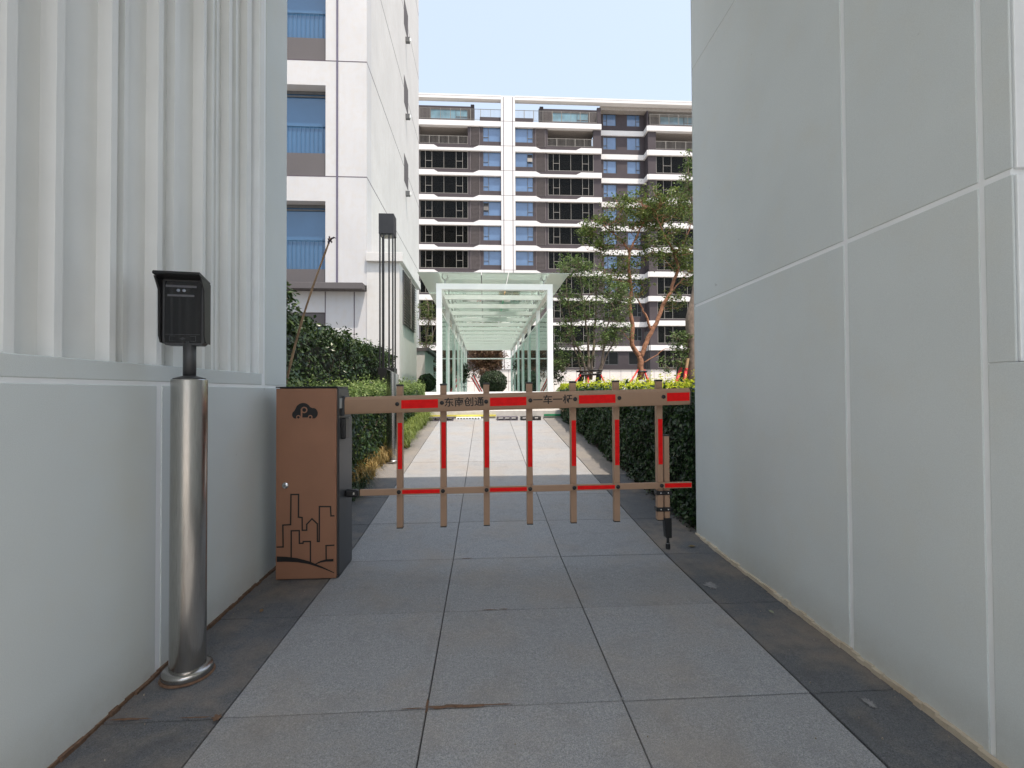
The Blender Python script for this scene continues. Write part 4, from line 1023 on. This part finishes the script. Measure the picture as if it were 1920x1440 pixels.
# ============================================================ TREES AND SHRUBS
def tree(name, label, Y, limbs, blobs, leafmat, bark, nclump, per, lsize, crad=.16, seed=1, twmat=None, cat='tree', base=None, depth=1.0, twr=.006):
    """limbs: list of (list of (px,py,dy), r0, r1); blobs: (px, py, rx_px, ry_px, weight)"""
    r_ = random.Random(seed); px_m = Y/FOC
    b0 = at(*limbs[0][0][0][:2], Y); t = thing(name, label, cat, (b0.x, Y, b0.z))
    pts_all = []
    tr = MB(); 
    for (L, r0, r1) in limbs:
        P = [at(a[0], a[1], Y+(a[2] if len(a) > 2 else 0))-t.location for a in L]
        # smooth by subdivision
        Q = []
        for i in range(len(P)-1):
            for j in range(4):
                u = j/4; p = P[i].lerp(P[i+1], u); wob = px_m*1.3
                if i+j: p = p+Vector((r_.uniform(-wob, wob), r_.uniform(-wob, wob), 0))
                Q.append(p)
        Q.append(P[-1]); n_ = len(Q)
        tr.tube(Q, [r0+(r1-r0)*i/(n_-1) for i in range(n_)], 9)
        for i, p in enumerate(Q): 
            if i > n_*.25 or L is not limbs[0][0]: pts_all.append(p)
    tr.build('trunk', bark, t, smooth=True)
    tw_ = MB(); LP = []
    wsum = sum(b[4] for b in blobs)
    for (bx_, by_, rx, ry, wgt) in blobs:
        c = at(bx_, by_, Y)-t.location; nn = max(1, int(nclump*wgt/wsum))
        for _ in range(nn):
            while True:
                u = Vector((r_.uniform(-1, 1), r_.uniform(-1, 1), r_.uniform(-1, 1)))
                if u.length < 1: break
            q = c+Vector((u.x*rx*px_m, u.y*rx*px_m*depth, u.z*ry*px_m))
            near = min(pts_all, key=lambda p: (p-q).length+max(0, p.z-q.z)*1.5+r_.random()*.3)
            m1 = near.lerp(q, .5)+Vector((r_.uniform(-.1, .1), r_.uniform(-.1, .1), r_.uniform(-.12, .04)))
            tw_.tube([near, m1, q], [twr*1.7, twr, twr*.5], 4, cap=False)
            if r_.random() < .5: pts_all.append(m1)
            k = int(per*r_.uniform(.4, 1.4)); cr = crad*r_.uniform(.6, 1.3)
            for _ in range(k): LP.append((q.x+r_.gauss(0, cr*.55), q.y+r_.gauss(0, cr*.55), q.z+r_.gauss(0, cr*.4)))
    tag(tw_.build('twigs', twmat or bark, t), kind='stuff')
    put('crown', leaves_mesh(name+'_leaves', LP, lsize, leafmat, up=.6), t)
    return t
tA = tree('forked_tree', 'tree with forked red-brown trunk and spreading crown on the right', 16,
     [([(1203, 712), (1202, 690), (1199, 668)], .115, .095),
      ([(1201, 672), (1184, 646), (1186, 610), (1180, 572), (1184, 540), (1178, 500), (1180, 470)], .085, .045),
      ([(1200, 672), (1212, 642), (1230, 606), (1243, 572), (1258, 548), (1272, 500), (1262, 470)], .085, .045),
      ([(1222, 622), (1210, 590), (1202, 575), (1190, 550)], .045, .02),
      ([(1180, 470), (1165, 450), (1140, 430, .3), (1118, 410, .5)], .045, .015), ([(1180, 472), (1195, 440), (1215, 400)], .045, .015),
      ([(1262, 470), (1240, 430, -.4), (1228, 395, -.5)], .04, .012), ([(1265, 480), (1290, 440, .3), (1300, 400, .6)], .04, .012),
      ([(1182, 530), (1150, 525), (1120, 505)], .025, .008), ([(1250, 556), (1275, 530), (1300, 500)], .03, .01),
      ([(1183, 640), (1165, 620), (1140, 612)], .018, .006), ([(1207, 680), (1228, 668), (1246, 654), (1275, 655)], .022, .008)],
     [(1175, 400, 60, 30, 3.2), (1245, 400, 60, 36, 4.0), (1290, 380, 40, 35, 2), (1120, 430, 30, 25, 1.0), (1140, 465, 36, 30, 1.3), (1235, 460, 60, 40, 3), (1290, 490, 35, 50, 2.4),
      (1100, 440, 18, 22, .8), (1165, 500, 40, 24, 1.2), (1200, 540, 26, 20, .5), (1270, 560, 25, 20, .6), (1210, 375, 70, 16, 1.2), (1160, 540, 30, 25, .6)],
     M['lf_tree'], M['bark'], 560, 34, .085, .19, 3, cat='tree', depth=.8)
tB = tree('multi_stem_tree', 'slender multi-stemmed tree with grey bark just right of the canopy', 15,
     [([(1100, 712), (1095, 680), (1078, 640), (1066, 580), (1062, 520)], .05, .015), ([(1104, 712), (1104, 660), (1098, 600), (1088, 520)], .05, .015),
      ([(1108, 712), (1112, 650), (1118, 590), (1120, 510)], .05, .015), ([(1094, 712), (1084, 670), (1070, 630), (1052, 580)], .035, .01),
      ([(1122, 712), (1130, 670), (1136, 620), (1150, 570)], .055, .015), ([(1126, 700), (1142, 655), (1160, 630), (1178, 615)], .03, .01), ([(1100, 560), (1130, 530), (1150, 550)], .02, .008)],
     [(1075, 500, 30, 22, 1.6), (1110, 520, 36, 26, 1.6), (1065, 560, 26, 30, 1.3), (1100, 580, 38, 34, 1.6), (1150, 580, 34, 30, 1.6), (1130, 630, 40, 26, 1.3), (1060, 620, 22, 30, 1.0), (1165, 620, 22, 26, .9),
      (1050, 680, 16, 24, .6), (1090, 660, 30, 20, .5), (1145, 545, 30, 25, 1.1), (1170, 560, 18, 30, .7)],
     M['lf_tree2'], M['bark2'], 620, 24, .065, .15, 5, depth=1.0)
tC = tree('edge_tree', 'grey-trunked tree half hidden by the right wall', 11,
     [([(1300, 716), (1298, 660), (1294, 600), (1306, 540), (1318, 480), (1322, 400)], .13, .06), ([(1300, 665), (1280, 640), (1262, 628)], .02, .008), ([(1320, 440), (1300, 380), (1285, 330)], .03, .01)],
     [(1280, 640, 22, 26, 1.3), (1262, 680, 26, 18, .7), (1286, 345, 14, 45, .9), (1340, 380, 60, 80, 2.5), (1290, 300, 10, 20, .2)],
     M['lf_tree2'], M['bark2'], 170, 26, .055, .11, 8)
for (px, Y, seed, lab, mt_, sz) in ((800, 17.5, 21, 'sparse tree between the tower and the canopy', 'lf_tree', 1.0),):
    tree('sparse_tree', lab, Y, [([(800, 712), (798, 660), (804, 600), (800, 560)], .05, .012), ([(800, 660), (812, 630), (820, 600)], .02, .008)],
         [(800, 590, 18, 22, 1.3), (800, 640, 16, 26, .6)], M[mt_], M['bark2'], 80, 22, .06, .15, seed)
tree('brown_leaf_tree', 'brown-leaved tree standing behind the far end of the canopy', 33,
     [([(905, 728), (903, 700), (898, 680), (890, 650)], .09, .02), ([(905, 700), (918, 680), (926, 655)], .05, .02)],
     [(898, 672, 20, 24, 2), (925, 672, 20, 22, 2), (910, 700, 26, 16, 1)], M['lf_brown'], M['bark2'], 230, 34, .13, .32, 31, twr=.012)
tree('brown_shrub_tree', 'brown-leaved small tree at the foot of the white tower', 19,
     [([(800, 725), (799, 700), (796, 680)], .05, .015)], [(800, 690, 16, 24, 1), (797, 672, 12, 12, .4)], M['lf_brown'], M['bark2'], 80, 36, .075, .15, 35)
tree('screen_tree', 'leafy dark tree seen through the right glass side of the canopy', 26,
     [([(1010, 722), (1010, 690), (1006, 660)], .09, .03)], [(985, 690, 18, 28, 1.6), (1012, 685, 18, 34, 2), (1045, 690, 14, 30, 1.2), (1040, 660, 14, 16, .6)], M['lf_ball'], M['bark2'], 260, 30, .11, .26, 41, twr=.01)
tree('screen_tree', 'leafy dark tree seen through the left glass side of the canopy', 26,
     [([(848, 722), (850, 700), (848, 680)], .08, .03)], [(845, 700, 16, 24, 1.4), (870, 700, 10, 22, .6)], M['lf_ball'], M['bark2'], 120, 30, .11, .26, 43, twr=.01)
def ball(name, label, px, py, Y, rpx, mat, n, size, sq=1.0, cat='bush'):
    c = at(px, py, Y); r = rpx*Y/FOC; t = thing(name, label, cat, (c.x, Y, c.z-r*sq)); P = []; Nn = []
    for _ in range(n):
        u = Vector((rnd.gauss(0, 1), rnd.gauss(0, 1), rnd.gauss(0, 1))).normalized(); k = r*(1-.16*rnd.random()**1.5)*(1+.05*bumpy(u.x*2+u.z*2, 1, u.y*3))
        P.append((u.x*k, u.y*k, u.z*k*sq+r*sq)); Nn.append((u.x, u.y, u.z+.2))
    put('foliage', leaves_mesh(name+'_leaves', P, size, mat, nrm=np.array(Nn)), t)
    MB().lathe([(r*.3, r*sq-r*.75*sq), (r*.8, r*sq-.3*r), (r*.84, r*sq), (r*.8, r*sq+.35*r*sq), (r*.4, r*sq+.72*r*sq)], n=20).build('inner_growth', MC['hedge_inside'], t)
    MB().tube([(0, 0, min(0, 1.0-t.location.z)), (0, 0, r*.5)], .04, 8).build('stem', M['bark2'], t); return t
ball('ball_shrub', 'round clipped dark green shrub framed by the far end of the canopy', 925, 717, 31.5, 26, M['lf_ball'], 5200, .10, .86)
ball('corner_shrub', 'dark green shrub between the left hedge and the canopy', 800, 718, 13.5, 17, M['lf_dark'], 2600, .055)
ball('lime_bush', 'bright green bush where the lime hedge meets the canopy', 1062, 740, 13.2, 22, M['lf_pale'], 2600, .045, .8)
# tree stakes
def stakes(px, py0, py1, Y, feet, label, mat, name='tree_stakes', r=.028):
    c = at(px, py1, Y); t = thing(name, label, 'tree stakes', (c.x, Y, 1.07)); 
    for (fx_, ty, fy) in feet:
        a = at(fx_, py0, Y+fy)-t.location; b_ = at(ty, py1, Y+fy*.1)-t.location
        MB().tube([a, b_], r, 8).build('stake', mat, t, smooth=True)
    return t
def ringband(t, z, r, mat): MB().tube([(r*math.cos(a), r*math.sin(a), z) for a in np.linspace(0, 2*math.pi, 13)], .035, 6, cap=False).build('tie_frame', mat, t)
s1 = stakes(1203, 726, 694, 16, [(1176, 1196, -.5), (1190, 1199, .5), (1222, 1207, -.5), (1216, 1209, .6)], 'red stakes bracing the forked tree', M['stake']); ringband(s1, at(1203, 697, 16).z-1.07, .17, M['black'])
s2 = stakes(1106, 726, 702, 15, [(1070, 1090, -.4), (1104, 1102, -.5), (1138, 1126, -.3), (1100, 1098, .5)], 'dark frame and stakes bracing the multi-stemmed tree', M['stake'])
for z_, w_ in ((at(1106, 696, 15).z-1.07, .36), (at(1106, 703, 15).z-1.07, .30)):
    for y_2 in (-.2, .2): MB().tube([(-w_*1.1, y_2, z_), (w_, y_2, z_+.02)], .03, 6).build('cross_bar', M['black'], s2)
for (xa, xb) in ((-.40, -.24), (.24, .30)): MB().tube([(xa, 0, 0), (xb, 0, at(1106, 698, 15).z-1.07)], .09, 8).build('wrapped_stem', M['black'], s2)
s3 = stakes(1297, 728, 690, 11, [(1264, 1277, -.2), (1281, 1287, -.2), (1304, 1301, .2)], 'thick bright red stakes bracing the tree at the right wall', M['stake'], r=.04)
q = at(1287, 690, 10.8)-s3.location; q2 = at(1290, 672, 10.8)-s3.location; MB().tube([q, q2], .035, 8).build('bare_stake_end', M['wood'], s3)
s4 = thing('red_white_rods', 'bundle of red and white rods leaning by the round shrub inside canopy', 'rods', tuple(at(905, 735, 29.8)))
for j in range(3):
    a = at(884+j*2, 708-j*2, 29.8)-s4.location; b_ = at(900+j*2, 735, 29.8)-s4.location; MB().tube([a, b_], .045, 6).build('rod', M['stake'] if j != 1 else M['steelw'], s4)
# dark green windbreak cloth around the edge tree base
gw = thing('shade_cloth', 'dark green cloth screen around the tree base at the right wall', 'cloth', tuple(at(1300, 728, 11.6)))
cl = MB(); r = .42; H2 = at(1300, 686, 11.6).z-gw.location.z
for i in range(13):
    a = 2*math.pi*i/12; rr = r*(1+.05*math.sin(i*2.3)); cl.v += [(rr*math.cos(a), rr*math.sin(a), 0), (rr*math.cos(a)*.97, rr*math.sin(a)*.97, H2)]
cl.f = [(2*i, 2*i+2, 2*i+3, 2*i+1) for i in range(12)]; cl.build('cloth', simple('green_cloth', (.02, .045, .035), .8), gw)
